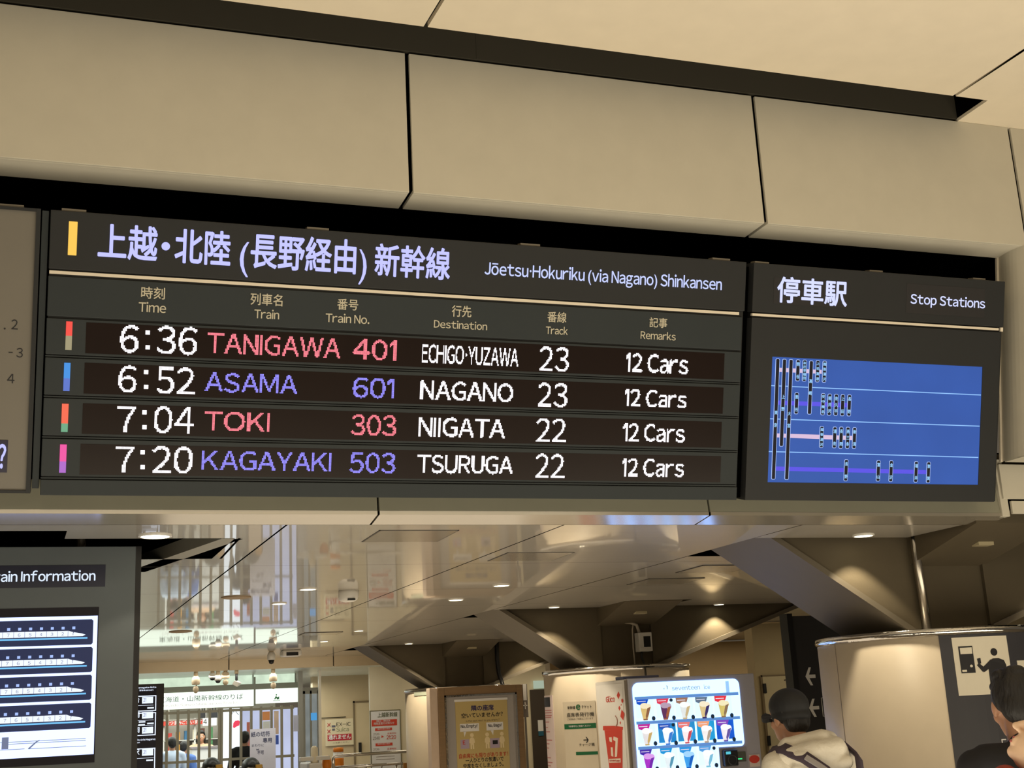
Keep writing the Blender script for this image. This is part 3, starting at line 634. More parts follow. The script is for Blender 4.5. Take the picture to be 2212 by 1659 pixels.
# ---- plain map board at the left edge of the picture
xm1 = (px(88, 455)[0] + px(66, 1058)[0]) / 2; xm0 = xm1 - 2.2
mb_ = thing('map_board', BP.pt((xm0 + xm1) / 2, S0), 'pale board with printed floor numbers at the left edge beside the departure board', 'map board')
MB().slab(BP, xm0, xm1 - .02, S0 + .02, S1 - .012, -0.12, -0.01).build('face', mat('pale_map_face', (118, 113, 104), 0.4, spec=0.4, scale=2, var=0.08), mb_)
m = MB(); m.slab(BP, xm1 - .02, xm1, S0 + .008, S1, -0.12, 0.002); m.slab(BP, xm0, xm1, S1 - .014, S1, -0.12, 0.001); m.slab(BP, xm0, xm1 - .02, S0 + .008, S0 + .022, -0.12, 0.0); m.build('frame', HOUSE, mb_)
a, b = px(24, 446); MB().slab(BP, a - .055, a + .055, S1, S1 + .012, -0.06, -0.01).build('mounting_lug', MATS['lug_grey'], mb_)
m = MB().text(BP, '2', (24, 711), (38, 712), (24, 690), -0.009, 0.002); m.text(BP, '3', (35, 772), (49, 772), (35, 752), -0.009, 0.002); m.text(BP, '4', (15, 828), (31, 828), (17, 808), -0.009, 0.002)
m.text(BP, '-', (18, 771), (27, 771), (18, 752), -0.009, 0.002); m.text(BP, '.', (8, 712), (12, 712), (8, 692), -0.009, 0.002); m.build('print', INK, mb_)
pslab(BP, (-60, 948), (18, 953), (14, 1021), (-63, 1020), -0.02, -0.006).build('led_window', mat('led_window_navy', (40, 36, 60), 0.3), mb_)
m = MB().text(BP, '?', (-6, 1011), (12, 1011), (-5, 962), -0.004, 0.02); m.build('led_lettering', TITLE, mb_)
# dark post between the map board and the departure board
xp0, xp1 = xm1 + 0.006, X0 - 0.008
tag(MB().slab(BP, xp0, xp1, S0 + 0.03, S1 - .005, -0.14, -0.02).build('board_post', HOUSE2), 'narrow slate post between the pale map board and the departure board', 'post')
xg0, xg1 = X1 + 0.004, xa - 0.004
tag(MB().slab(BP, xg0, xg1, S0 + 0.01, S1 - .02, -0.14, -0.05).build('board_post', BLACK), 'black gap post between the departure board and the stop station board', 'post')
# ================================================================== TRAIN INFORMATION PANEL (left, hanging at the ceiling slot)
IP = front(7.45)
ix1 = IP.px(289, 1400)[0]; iz1 = IP.px(280, 1180)[1]; ix0 = ix1 - 1.55
ip = thing('information_panel', (ix0 + 0.775, 7.5, 0.55), 'grey train information panel with a lit screen of white train diagrams', 'information panel')
MB().box(ix0, ix1, 7.45, 7.49, 0.62, iz1).build('face', mat('info_panel_grey', (101, 108, 112), 0.5, spec=0.3), ip, bevel=0.004)
MB().box(ix0 - .03, ix1 + 0.030, 7.455, 7.60, 0.60, iz1 + 0.0).build('casing', mat('casing_black', (30, 28, 30), 0.45), ip)
for x in (ix0 + 0.2, ix1 - 0.29): MB().tube([(x, 7.55, iz1 - .02), (x, 7.55, ZL + 0.4)], 0.025, 12).build('hanger', STEEL, ip)
m = MB(); m.box(ix0 + 0.1, ix0 + 0.16, 7.5, 7.56, 0.0, 0.62); m.build('foot', BLKPL, ip); m = MB(); m.box(ix1 - 0.16, ix1 - 0.1, 7.5, 7.56, 0.0, 0.62); m.build('foot', BLKPL, ip)
q = IP.rect((-30, 1222), (228, 1221), (227, 1268), (-30, 1270)); MB().slab(IP, ix0 + .3, q[1], q[2], q[3], -0.002, 0.004).build('name_plate', mat('navy_plate', (46, 48, 66), 0.35), ip)
MB().text(IP, 'Train Information', (-31, 1257), (206, 1254), (-30, 1236), 0.0045, 0.014).build('name_lettering', glow('info_white', (222, 236, 255), 1.05), ip)
q = IP.rect((0, 1316), (214, 1310.7), (204, 1648), (0, 1657)); a0, zb, zt = ix0 + 0.22, q[2], q[3]
sc = MB().slab(IP, a0, q[1], zb, zt, -0.02, 0.003).build('screen', mat('screen_bezel', (34, 32, 40), 0.2), ip)
qw = IP.rect((0, 1335), (210.5, 1329.7), (203, 1629), (0, 1640))
MB().slab(IP, a0, qw[1], qw[2], qw[3], 0.0, 0.004).build('backlight', glow('screen_white', (176, 192, 255), 2.2), sc)
zy = lambda x, y: (x / 4.62, 1300 + y / 4.62)
rows = [((172, 428), (935, 922), 290, 350, 855), ((448, 703), (928, 917), 568, 628, 848), ((725, 980), (918, 910), 845, 905, 840), ((1003, 1262), (910, 903), 1126, 1186, 832)]
for (t0, t1), (r0, r1), c0, c1_, nose in rows:
    A1 = IP.px(*zy(r0, t0 + 2)); A2 = IP.px(*zy(r1, t1 - 2)); x1 = (A1[0] + A2[0]) / 2; z0, z1 = A2[1], A1[1]; k = 0.008
    o = MB().poly(IP, [(a0 + .03, z0), (x1 - k, z0), (x1, z0 + k), (x1, z1 - k), (x1 - k, z1), (a0 + .03, z1)], 0.003, 0.0055).build('train_card', glow('card_navy', (42, 50, 84), 0.85), sc)
    xe = IP.px(*zy(nose, c0))[0]; zb_ = IP.px(*zy(nose, c1_ - 8))[1]; zt_ = IP.px(*zy(nose - 150, c0))[1]; h = zt_ - zb_; xs_ = IP.px(*zy(nose - 170, c0))[0]
    tr_ = MB().poly(IP, [(a0 + .05, zb_), (xe - .015, zb_), (xe, zb_ + h * .25), (xe - .02, zb_ + h * .48), (xe - 0.07, zb_ + h * .8), (xs_, zt_), (a0 + .05, zt_)], 0.005, 0.0065)
    pitch = (IP.px(*zy(110, 300))[0] - IP.px(*zy(0, 300))[0])
    tr_.build('train_picture', glow('train_white', (232, 240, 255), 1.15), sc)
    jn = MB(); nm = MB(); ic = MB(); xr = IP.px(*zy(nose - 175, c0))[0]
    for i in range(9):
        xj = xr - pitch * i
        if xj < a0 + 0.1: break
        jn.slab(IP, xj - .0012, xj + .0012, zb_, zt_, 0.0065, 0.0068)
        if i < 9: nm.text(IP, str(i + 1), (xj + pitch * 0.38 + (0.0 if i else 0.01), zb_ + h * .2), xj + pitch * (0.62 if i else 0.45), h * .55, 0.0068, 0.0, px=False); ic.slab(IP, xj + pitch * .38, xj + pitch * .66, zt_ + .008, zt_ + .022, 0.0055, 0.0065)
    jn.build('carriage_joint', glow('joint_grey', (150, 158, 190), 0.9), sc); nm.build('carriage_number', glow('number_grey', (110, 118, 150), 0.9), sc); ic.build('carriage_icon', glow('icon_blue', (170, 196, 255), 1.0), sc)
    MB().slab(IP, a0 + .05, xe + 0.01, zb_ - .014, zb_ - .006, 0.0055, 0.0065).build('track_line', glow('track_cyan', (120, 200, 255), 1.05), sc)
m = MB()
for p, q_ in (((0, 1400), (855, 1370)), ((80, 1420), (855, 1385)), ((0, 1480), (245, 1468)), ((280, 1465), (860, 1440))):
    A, B_ = IP.px(*zy(*p)), IP.px(*zy(*q_)); m.slab(IP, A[0], B_[0], (A[1] + B_[1]) / 2 - .0015, (A[1] + B_[1]) / 2 + .0015, 0.004, 0.005)
P = [IP.px(*zy(x, y)) for x, y in ((280, 1462), (365, 1388), (395, 1378), (395, 1388), (370, 1400), (290, 1474))]; m.poly(IP, P, 0.004, 0.005)
A, B_ = IP.px(*zy(20, 1355)), IP.px(*zy(82, 1470)); m.slab(IP, A[0], B_[0], B_[1], A[1], 0.004, 0.0046)
m.build('platform_drawing', glow('drawing_grey', (120, 130, 160), 0.9), sc)

# ---- second board farther back, with lit departure cards
QP = front(12.0); bx1 = QP.px(354.3, 1500)[0]; bz1 = QP.px(345, 1476.5)[1]; bx0 = bx1 - 0.9
d2 = thing('departure_display', (bx0 + .45, 12.05, 0), 'black standing departure display with blue-white cards, just right of the information panel', 'departure display')
MB().box(bx0, bx1, 12.0, 12.12, 0.05, bz1).build('casing', mat('display_black', (40, 36, 38), 0.4), d2, bevel=0.004)
MB().box(bx0 + .1, bx1 - .1, 11.95, 12.3, 0.0, 0.05).build('foot', BLKPL, d2)
scb = MB().box(bx0 + .04, QP.px(338, 1500)[0], 11.997, 12.0, 0.9, bz1 - .03).build('screen', mat('display_navy', (26, 26, 44), 0.25), d2)
bz = lambda x, y: (x / 4.62, 1300 + y / 4.62)
m = MB(); m.text(QP, 'Tohoku·Yamagata·Akita', bz(1265, 866), bz(1558, 862), bz(1265, 852), 0.004, 0.02); m.text(QP, 'Hokkaido Shinkansen', bz(1265, 893), bz(1530, 889), bz(1265, 879), 0.004, 0.02)
m.text(QP, 'Joetsu·Hokuriku (via Nagano)', bz(1200, 1390), bz(1550, 1382), bz(1200, 1374), 0.004, 0.02); m.text(QP, 'Shinkansen', bz(1265, 1415), bz(1395, 1412), bz(1265, 1401), 0.004, 0.02)
WL = glow('display_white', (226, 236, 255), 1.2)
m.build('heading_lettering', WL, scb)
fr = MB(); wh = MB(); tx = MB(); gy = MB()
def ring(t, l, r, b):
    A, B_ = QP.px(*bz(r, t)), QP.px(*bz(r, b)); x0 = bx0 + .06; x1 = A[0]; w = .008
    for a in ((x0, x1, A[1] - w, A[1]), (x0, x1, B_[1], B_[1] + w), (x1 - w, x1, B_[1], A[1])): fr.slab(QP, a[0], a[1], a[2], a[3], 0.003, 0.005)
ring(932, 0, 1560, 1088); ring(1100, 0, 1557, 1330); ring(1455, 0, 1550, 1800)
for y, nm_ in ((985, '仙台'), (1135, '盛岡'), (1285, '福岡'), (1505, '金沢')):
    q = QP.rect(bz(1420, y - 35), bz(1530, y - 38), bz(1525, y + 28), bz(1415, y + 30)); wh.slab(QP, *q, 0.003, 0.005)
    gy.text(QP, '21', (q[0] + .01, q[2] + .015), q[0] + .035, .03, 0.0055, 0.01, px=False)
    A = QP.px(*bz(1385, y + 20)); tx.text(QP, nm_, (A[0] - .085, A[1]), A[0] + .005, .045, 0.004, 0.02, px=False)
for y in (1030, 1150 + 28, 1230, 1555): 
    A = QP.px(*bz(1532, y)); fr.slab(QP, bx0 + .08, A[0], A[1] - .0015, A[1] + .0015, 0.003, 0.005)
for y, x in ((1060, 1470), (1200, 1385), (1230, 1380), (1215, 1468), (1582, 1460)):
    A = QP.px(*bz(x, y)); wh.slab(QP, A[0], A[0] + .055, A[1] - .006, A[1] + .006, 0.003, 0.005)
fr.build('card_frame', WL, scb); wh.build('track_card', WL, scb); tx.build('destination_lettering', WL, scb); gy.build('track_number', glow('track_number_grey', (120, 124, 170), 0.9), scb)
P = [QP.pt(*QP.px(x, y), 0.03) for x, y in ((325, 1470), (330, 1474), (342, 1478))]
# ---- framed seat poster on the far column
PC = front(17.02)
pc = thing('poster_case', PC.pt(PC.px(1036, 1500)[0], 0, -0.1), 'wooden poster case with a yellow seat etiquette poster on the far column', 'poster case')
q = PC.rect((944.6, 1486), (1127, 1478), (1133, 1659), (948, 1659)); PZ0 = 0.4
i_ = PC.rect((959, 1504), (1114, 1495), (1120, 1659), (962, 1659))
m = MB(); m.slab(PC, q[0], i_[0], PZ0, q[3], -0.14, 0.05); m.slab(PC, i_[1], q[1], PZ0, q[3], -0.14, 0.05); m.slab(PC, i_[0], i_[1], i_[3], q[3], -0.14, 0.05); m.slab(PC, i_[0], i_[1], PZ0, PZ0 + .15, -0.14, 0.05); m.slab(PC, q[0], q[1], PZ0, q[3], -0.15, -0.05); m.build('frame', WOOD, pc, bevel=0.006)
w = .022; m = MB(); m.slab(PC, i_[0], i_[0] + w, PZ0 + .15, i_[3], 0.0, 0.056); m.slab(PC, i_[1] - w, i_[1], PZ0 + .15, i_[3], 0.0, 0.056); m.slab(PC, i_[0], i_[1], i_[3] - w, i_[3], 0.0, 0.056); m.build('chrome_trim', CHROME, pc)
MB().slab(PC, i_[0], i_[1], PZ0 + .15, i_[3], -0.05, -0.02).build('backing', mat('grey_backing', (170, 164, 160), 0.3), pc)
y_ = PC.rect((984, 1516), (1096, 1511.5), (1102.5, 1659), (988.5, 1659))
po = MB().slab(PC, y_[0], y_[1], PZ0 + .3, y_[3], -0.019, -0.014).build('poster', YELLOWP, pc)
MB().slab(PC, y_[0] - .01, y_[1] + .01, y_[3], y_[3] + .03, -0.019, -0.014).build('clip_rail', PAPER, pc)
O = -0.0135; m = MB(); m.text(PC, '隣の座席', (1018.7, 1535), (1067.5, 1534), (1019, 1524), O, 0.03); m.build('lettering', mat('dark_blue_print', (48, 44, 92), 0.6), po)
m = MB(); m.text(PC, '空いていませんか？', (997.5, 1551.5), (1087, 1546.6), (998, 1541.7), O, 0.02); m.text(PC, 'Is the seat next to you empty?', (1007.3, 1559.3), (1079.7, 1556.4), (1007.3, 1555.5), O, 0.0)
m.text(PC, '一人ひとりの気遣いで', (1006.5, 1647.5), (1088.7, 1644), (1006.5, 1638), O, 0.02); m.text(PC, '空席をなくしましょう。', (1001.6, 1659.5), (1088.7, 1656), (1001.6, 1650), O, 0.02); m.build('lettering', INK, po)
m = MB(); m.text(PC, '自由席にも限りがあります！', (992.6, 1638.6), (1098.4, 1632.9), (993, 1629), O, 0.02); m.build('lettering', mat('red_orange_print', (184, 66, 36), 0.6), po)
m = MB()
for t in (((994, 1564), (1035, 1562), (1035.5, 1579), (994.5, 1581)), ((1051, 1561), (1087, 1559), (1088, 1576), (1052, 1578))): m.slab(PC, *PC.rect(*t), -0.014, -0.0138)
m.pxpoly(PC, [(1002, 1580), (1008, 1580), (1004, 1592)], -0.014, -0.0138); m.pxpoly(PC, [(1060, 1577), (1067, 1577), (1066, 1588)], -0.014, -0.0138); m.build('speech_bubble', PAPER, po)
m = MB(); m.text(PC, 'No, Empty!', (996, 1572.5), (1032, 1571), (996, 1566), O, 0.03); m.text(PC, 'No, Bags!', (1055, 1570), (1084, 1569), (1055, 1564), O, 0.03); m.build('lettering', INK, po)
m = MB()
for t in (((995, 1598), (1014, 1597), (1015, 1617), (996, 1618)), ((1059, 1595), (1080, 1594), (1080, 1615), (1060, 1616))): m.slab(PC, *PC.rect(*t), -0.014, -0.0139)
m.build('seat_picture', mat('lilac_print', (178, 160, 180), 0.6), po)
for k, (x, y) in enumerate(((1020, 1588), (1053, 1586.5), (1084.6, 1585))):
    m = MB(); a, b = PC.px(x, y); s_ = .0062; m.disc(PC, a, b, s_ * 4.3, -0.014, -0.0137, 16)
    m.poly(PC, [(a + s_ * dx, b - s_ * dy) for dx, dy in ((-3, 5), (3, 5), (5.5, 9), (6.2, 16), (4, 17), (4.2, 29), (1, 29), (0.5, 20), (-.5, 20), (-1, 29), (-4.2, 29), (-4, 17), (-6.2, 16), (-5.5, 9))][::-1], -0.0139, -0.0136); m.build('figure_picture', mat('figure_cream', (232, 212, 168), 0.6), po)
m = MB(); m.slab(PC, *PC.rect((1065, 1599), (1076, 1598.5), (1076, 1607), (1065, 1607.5)), -0.0136, -0.0134); m.build('bag_picture', INK, po)
m = MB(); m.text(PC, 'E', (1000.5, 1608), (1006, 1608), (1000.5, 1600), O, 0.03); m.build('lettering', RED, po)
# stone cheek and side blade of the case
m = MB(); s_ = PC.rect((927.5, 1487), (944.6, 1486), (948, 1659), (931, 1659)); m.slab(PC, s_[0], s_[1], PZ0, s_[3], -0.14, 0.03); m.build('stone_cheek', STONE, pc, bevel=0.005)
# small plates on the far column
d1 = Drum(COLS[2], CR); q = d1.rect((895, 1494), (922.5, 1493), (922.5, 1502), (895, 1503)); tag(MB().slab(d1, *q, 0.0, 0.006).build('small_plate', mat('pale_green_plate', (196, 204, 184), 0.4)), 'small pale green plate on the far column beside the poster case', 'plate')
q = front(17.3).rect((1128, 1478), (1139, 1477), (1141, 1549), (1131, 1550)); bl = thing('blade_sign', (q[0], 17.3, q[2]), 'narrow grey sign with a plane symbol beside the yellow poster', 'sign')
MB().slab(front(17.3), q[0], q[1], q[2], q[3], -0.05, 0.0).build('panel', mat('blade_grey', (126, 118, 112), 0.5), bl)
a, b = front(17.3).px(1134, 1495); MB().slab(front(17.3), a - .028, a + .02, b - .11, b + .11, 0.0, 0.003).build('plate', PAPER, bl)
a, b = front(17.3).px(1134.5, 1524); m = MB(); m.slab(front(17.3), a - .03, a + .03, b - .006, b + .006, 0, .003); m.slab(front(17.3), a - .007, a + .007, b - .05, b + .05, 0, .003); m.build('symbol', PAPER, bl)
MB().box(q[0] + .02, q[0] + .05, 17.33, 17.36, 0, q[2]).build('stem', STEEL, bl)

# ================================================================== SIGN ON THE MIDDLE COLUMN
d2c = Drum(COLS[1], CR)
ts = thing('ticket_machine_notice', d2c.pt(*d2c.px(1258, 1600)), 'cream notice with green bars and an arrow on the middle column', 'notice')
q = d2c.rect((1218, 1517), (1288, 1513), (1292, 1659), (1222, 1659)); MB().slab(d2c, q[0], q[1], q[2] - .5, q[3], 0.0, 0.004).build('sheet', mat('cream_notice', (226, 214, 192), 0.45, spec=.25), ts)
m = MB(); m.text(d2c, '新幹線', (1227, 1532.5), (1243.5, 1531.5), (1227, 1526), 0.0055, 0.01); m.text(d2c, 'チケット', (1257, 1530.5), (1278.5, 1529), (1257, 1524), 0.0055, 0.01)
m.text(d2c, '座席表発行機', (1225.5, 1549.5), (1284, 1546.5), (1225.5, 1541), 0.0055, 0.005); m.text(d2c, 'ご利用後のご利用はございます', (1226.5, 1556.5), (1282, 1553.5), (1226.5, 1552.5), 0.0055, 0.0)
m.text(d2c, 'チャージ機', (1252, 1612), (1285, 1611), (1252, 1606), 0.0055, 0.005); m.build('lettering', mat('dark_print', (58, 54, 46), 0.6), ts)
m = MB(); m.text(d2c, 'e', (1245, 1533), (1254.5, 1532.5), (1245, 1519), 0.0055, 0.03); m.build('lettering', GREEN, ts)
m = MB(); m.slab(d2c, *d2c.rect((1220, 1564), (1288, 1562), (1288, 1573), (1220, 1575)), 0.003, 0.0055); m.build('green_bar', GREEN, ts)
m = MB(); m.slab(d2c, *d2c.rect((1245, 1624), (1292, 1623), (1292, 1630), (1245, 1631)), 0.003, 0.0055); m.build('green_bar', GREEN, ts)
m = MB(); m.text(d2c, '予約番号をご用意ください', (1229, 1571), (1277, 1569.5), (1229, 1567), 0.006, 0.01); m.build('bar_lettering', PAPER, ts)
m = MB(); a, b = d2c.px(1266, 1598.5); w = .004
m.slab(d2c, a - .026, a + .024, b - w, b + w, 0.004, 0.006); m.poly(d2c, [(a + .020, b), (a + .030, b), (a + .010, b + .028), (a + .000, b + .028)], 0.004, 0.0062); m.poly(d2c, [(a + .020, b), (a + .030, b), (a + .010, b - .028), (a + .000, b - .028)], 0.004, 0.0062); m.build('arrow', INK, ts)
nt_ = thing('paper_notice', d2c.pt(*d2c.px(1183, 1600)), 'tall narrow pinkish paper notice on the left edge of the middle column', 'notice')
q = d2c.rect((1176, 1503), (1195, 1502), (1201, 1659), (1181, 1659)); MB().slab(d2c, q[0], q[1], q[2] - .4, q[3], 0.0, 0.004).build('sheet', mat('pinkish_paper', (226, 208, 206), 0.6), nt_)
q = d2c.rect((1173, 1507), (1189, 1506), (1189, 1527), (1173, 1528)); MB().slab(d2c, *q, 0.003, 0.006).build('black_patch', INK, nt_)
m = MB()
for k, (y, w_) in enumerate(((1534, 15), (1539, 15), (1545, 15), (1549, 14), (1559, 9), (1571, 6), (1580, 10), (1598, 14), (1606, 8), (1615, 7), (1636, 10), (1646, 13), (1653, 9))):
    x0 = 1177 + (y - 1530) * .035; q = d2c.rect((x0, y), (x0 + w_, y - .6), (x0 + w_, y + 1.6), (x0, y + 2)); m.slab(d2c, *q, 0.003, 0.005)
m.build('printed_line', mat('faded_red_print', (190, 120, 120), 0.6), nt_)

# ================================================================== DARK PICTOGRAM SIGN ON THE NEAREST COLUMN
pg = thing('pictogram_sign', d3.pt(*d3.px(2120, 1600)), 'dark wraparound sign with a person-at-ticket-machine symbol on the nearest column', 'sign')
aL = (d3.px(2029, 1368)[0] + d3.px(2061, 1655)[0]) / 2
MB().slab(d3, aL, aL + 1.3, 0.25, 1.975, 0.0, 0.006).build('panel', DARKSIGN, pg)
q = d3.rect((2055, 1378), (2172, 1373), (2188, 1497), (2070.4, 1503.7)); MB().slab(d3, *q, 0.004, 0.009).build('white_plate', mat('sign_plate_cream', (228, 220, 200), 0.45), pg)
m = MB(); OI = 0.0115
m.slab(d3, *d3.rect((2069, 1397), (2099, 1395), (2106, 1453), (2076, 1454.7)), 0.008, OI)
a, b = d3.px(2145, 1408.5); m.disc(d3, a, b, 0.0235, 0.008, OI)
m.pxpoly(d3, [(2136, 1427), (2143, 1422.5), (2155, 1422), (2166, 1426), (2171, 1436), (2181, 1500), (2141, 1501), (2134, 1446)], 0.008, OI)
m.pxpoly(d3, [(2138, 1424.5), (2138, 1442), (2125, 1452), (2120, 1443.5)], 0.008, OI + .0002); m.pxpoly(d3, [(2109, 1437), (2113.5, 1432.5), (2127, 1444), (2122.5, 1452.5)], 0.008, OI + .0004)
m.pxpoly(d3, [(2109, 1423), (2116, 1421.5), (2118, 1433), (2112, 1435)], 0.008, OI); m.build('symbol', INK, pg)
m = MB(); m.slab(d3, *d3.rect((2072, 1400), (2097, 1398.5), (2099, 1412), (2074, 1413.5)), 0.010, 0.013); a, b = d3.px(2097, 1438.7); m.disc(d3, a, b, 0.0085, 0.010, 0.013); m.slab(d3, *d3.rect((2077.5, 1447.5), (2087, 1447), (2088, 1451), (2078, 1452)), 0.010, 0.013); m.build('symbol_window', MATS['sign_plate_cream'], pg)
q = d3.rect((2195, 1427), (2230, 1426), (2230, 1445), (2197, 1446)); MB().slab(d3, *q, 0.004, 0.009).build('white_plate', MATS['sign_plate_cream'], pg)
m = MB(); m.text(d3, 'F', (2164, 1616), (2174, 1615), (2161.5, 1597), 0.008, 0.006); m.build('lettering', PAPER, pg)

# ---- black direction board with arrows behind the nearest column
AP = front(9.5); ab = thing('direction_board', (AP.px(1750, 1600)[0] + .4, 9.55, 0.3), 'black direction board with two white left arrows behind the nearest column', 'direction board')
ax0 = AP.px(1703, 1390)[0]; MB().box(ax0 + .05, ax0 + 1.6, 9.5, 9.58, 0.3, 2.3).build('panel', mat('direction_black', (44, 43, 44), 0.45), ab); MB().box(ax0 + .0, ax0 + .05, 9.48, 9.6, 0.3, 2.32).build('edge_frame', BLKPL, ab); MB().box(ax0 + .3, ax0 + .4, 9.5, 9.58, 0, .3).build('post', BLKPL, ab)
m = MB()
for (x, y) in ((1750, 1461), (1758, 1529)):
    a, b = AP.px(x, y); s_ = .00345
    m.slab(AP, a - s_ * 8, a + s_ * 14, b - s_ * 4, b + s_ * 4, 0.0, 0.004)
    m.poly(AP, [(a - s_ * 13, b), (a - s_ * 2, b + s_ * 21), (a + s_ * 4, b + s_ * 21), (a - s_ * 5, b), (a + s_ * 5, b - s_ * 21), (a - s_ * 1, b - s_ * 21)], 0.0, 0.0042)
a, b = AP.px(1779, 1461); m.text(AP, '22', (a, b - .045), a + .09, .09, 0.003, 0.01, px=False); m.build('arrow', mat('sign_white', (232, 230, 222), 0.5), ab)
q = AP.rect((1772, 1507), (1800, 1506), (1806, 1546), (1779, 1548)); m = MB(); m.slab(AP, q[0], q[0] + .004, q[2], q[3], 0, .003); m.slab(AP, q[0], q[1], q[3] - .004, q[3], 0, .003); m.slab(AP, q[0], q[1], q[2], q[2] + .004, 0, .003); m.build('symbol_frame', MATS['sign_white'], ab)
# ================================================================== FAR END: FASCIA, GATE LINE AND SHOP
FZ = 2.485
m = MB()
fx = [-5.0, 0.6, 2.43, 3.945 + .05, 4.78]
for i in range(4): m.box(fx[i] + .008, fx[i + 1] - .008, 19.8, 19.84, FZ, ZL + .02)
struct(m, 'wall_fascia', mat('beige_fascia', (200, 180, 148), 0.45), 'beige fascia where the low ceiling ends above the gate line', 'fascia')
struct(MB().box(-5, 4.8, 19.845, 19.87, FZ + .01, ZL + .3), 'trim_9', GAP, 'black backing seen in the joints of the far fascia', 'trim')
FC = mat('shop_ceiling_white', (236, 240, 228), 0.3)
struct(MB().box(-5, 5.6, 19.85, 30, FZ + .02, FZ + .06), 'ceiling_shop', FC, 'white lit ceiling over the shop and gate line', 'ceiling')
# walls
SHW = mat('shop_wall', (226, 222, 210), 0.6)
struct(MB().box(-5, 4.4, 28.0, 28.2, 0, 2.5), 'wall_back', SHW, 'pale back wall of the shop behind the shelves', 'wall')
struct(MB().box(4.45, 5.6, 24.0, 24.2, 0, 2.6), 'wall_beige', WALLB, 'tan wall with a service door beyond the gate line', 'wall')
struct(MB().box(4.80, 5.6, 20.9, 20.98, 0, 2.62), 'wall_cream', WALLW, 'cream wall with a scallop of light and a red notice', 'wall')
struct(MB().box(5.6, 9.6, 21.5, 21.7, 0, 2.62), 'wall_far', WALLW, 'pale wall glimpsed between the columns', 'wall')
struct(MB().box(7.2, 16, 19.0, 19.2, 0, 2.62), 'wall_brown', WALLD, 'brown wall behind the vending machine', 'wall')
struct(MB().box(8.5, 14, 15.0, 15.2, 0, 2.62), 'wall_cupboard', mat('khaki_wall', (176, 160, 124), 0.55), 'khaki wall with a cupboard door behind the capped person', 'wall')
struct(MB().box(-5.2, -5.0, 6.7, 30, 0, 3.1), 'wall_left', WALLB, 'side wall of the low hall out of view on the left', 'wall')
# door in the tan wall
TP = front(23.98); q = TP.rect((766, 1518), (792, 1517), (794, 1659), (768, 1659)); dr = thing('door_1', ((q[0] + q[1]) / 2, 23.98, 0), 'tan service door with a dark handle beside the red-cross sign', 'door', kind='structure')
MB().slab(TP, q[0], q[1] + .2, 0.0, q[3], -0.01, 0.015).build('leaf', mat('tan_door', (204, 186, 152), 0.45), dr); m = MB(); m.slab(TP, q[0] - .03, q[0], 0, q[3] + .03, 0, .03); m.slab(TP, q[0] - .03, q[1] + .2, q[3], q[3] + .03, 0, .03); m.build('frame', mat('door_frame_brown', (120, 104, 78), 0.5), dr)
a, b = TP.px(777, 1615); MB().slab(TP, a - .025, a + .025, b - .09, b + .09, .012, .05).build('handle', BLKPL, dr)
tag(MB().slab(TP, 3.9, 5.05, TP.px(740, 1549)[1] - .006, TP.px(740, 1549)[1] + .006, 0.0, 0.01).build('trim_10', GAP), 'dark horizontal joint in the tan wall', 'trim', kind='structure')
# red-cross sign in the tan wall
q = TP.rect((703, 1555), (763, 1551), (763, 1608), (703, 1612)); cs = thing('no_entry_sign', ((q[0] + q[1]) / 2, 23.97, q[2]), 'beige sign with two red crosses and a red band on the tan wall', 'sign')
MB().slab(TP, *q, 0.0, 0.02).build('panel', mat('sign_beige', (216, 202, 170), 0.5), cs)
MB().slab(TP, *TP.rect((707, 1587), (759, 1585), (759, 1599), (707, 1600)), 0.02, 0.024).build('red_band', mat('crimson_print', (178, 36, 52), 0.5), cs)
m = MB(); m.text(TP, '通れません', (709, 1598), (757, 1596), (709, 1588), 0.026, 0.02); m.build('band_lettering', PAPER, cs)
m = MB(); m.text(TP, 'EX-IC', (726, 1568.5), (757, 1567.5), (726, 1561), 0.022, 0.005); m.build('lettering', INK, cs); m = MB(); m.text(TP, 'Suica', (726, 1580.5), (753, 1579), (726, 1572), 0.022, 0.008); m.build('lettering', mat('grey_green_print', (140, 144, 110), 0.5), cs)
m = MB()
for x, y in ((710, 1566), (710, 1580)):
    a, b = TP.px(x, y); s_ = .028
    for k in (1, -1): m.poly(TP, [(a - s_, b - k * s_ - .008), (a - s_, b - k * s_ + .008), (a + s_, b + k * s_ + .008), (a + s_, b + k * s_ - .008)], 0.02, 0.024 + .0005 * k)
m.build('cross', mat('crimson_print', (178, 36, 52), 0.5), cs)
m = MB(); m.slab(TP, *TP.rect((716, 1567), (724, 1566.5), (724, 1571), (716, 1571.5)), 0.02, 0.023); m.slab(TP, *TP.rect((717, 1574), (723, 1573.5), (723, 1578), (717, 1578.5)), 0.02, 0.023); m.build('card_symbol', mat('slate_print', (92, 92, 104), 0.5), cs)
m = MB(); m.text(TP, 'ご注意ください', (719, 1606), (755, 1604.5), (719, 1603), 0.022, 0.0); m.build('lettering', mat('grey_print', (120, 104, 84), 0.5), cs)
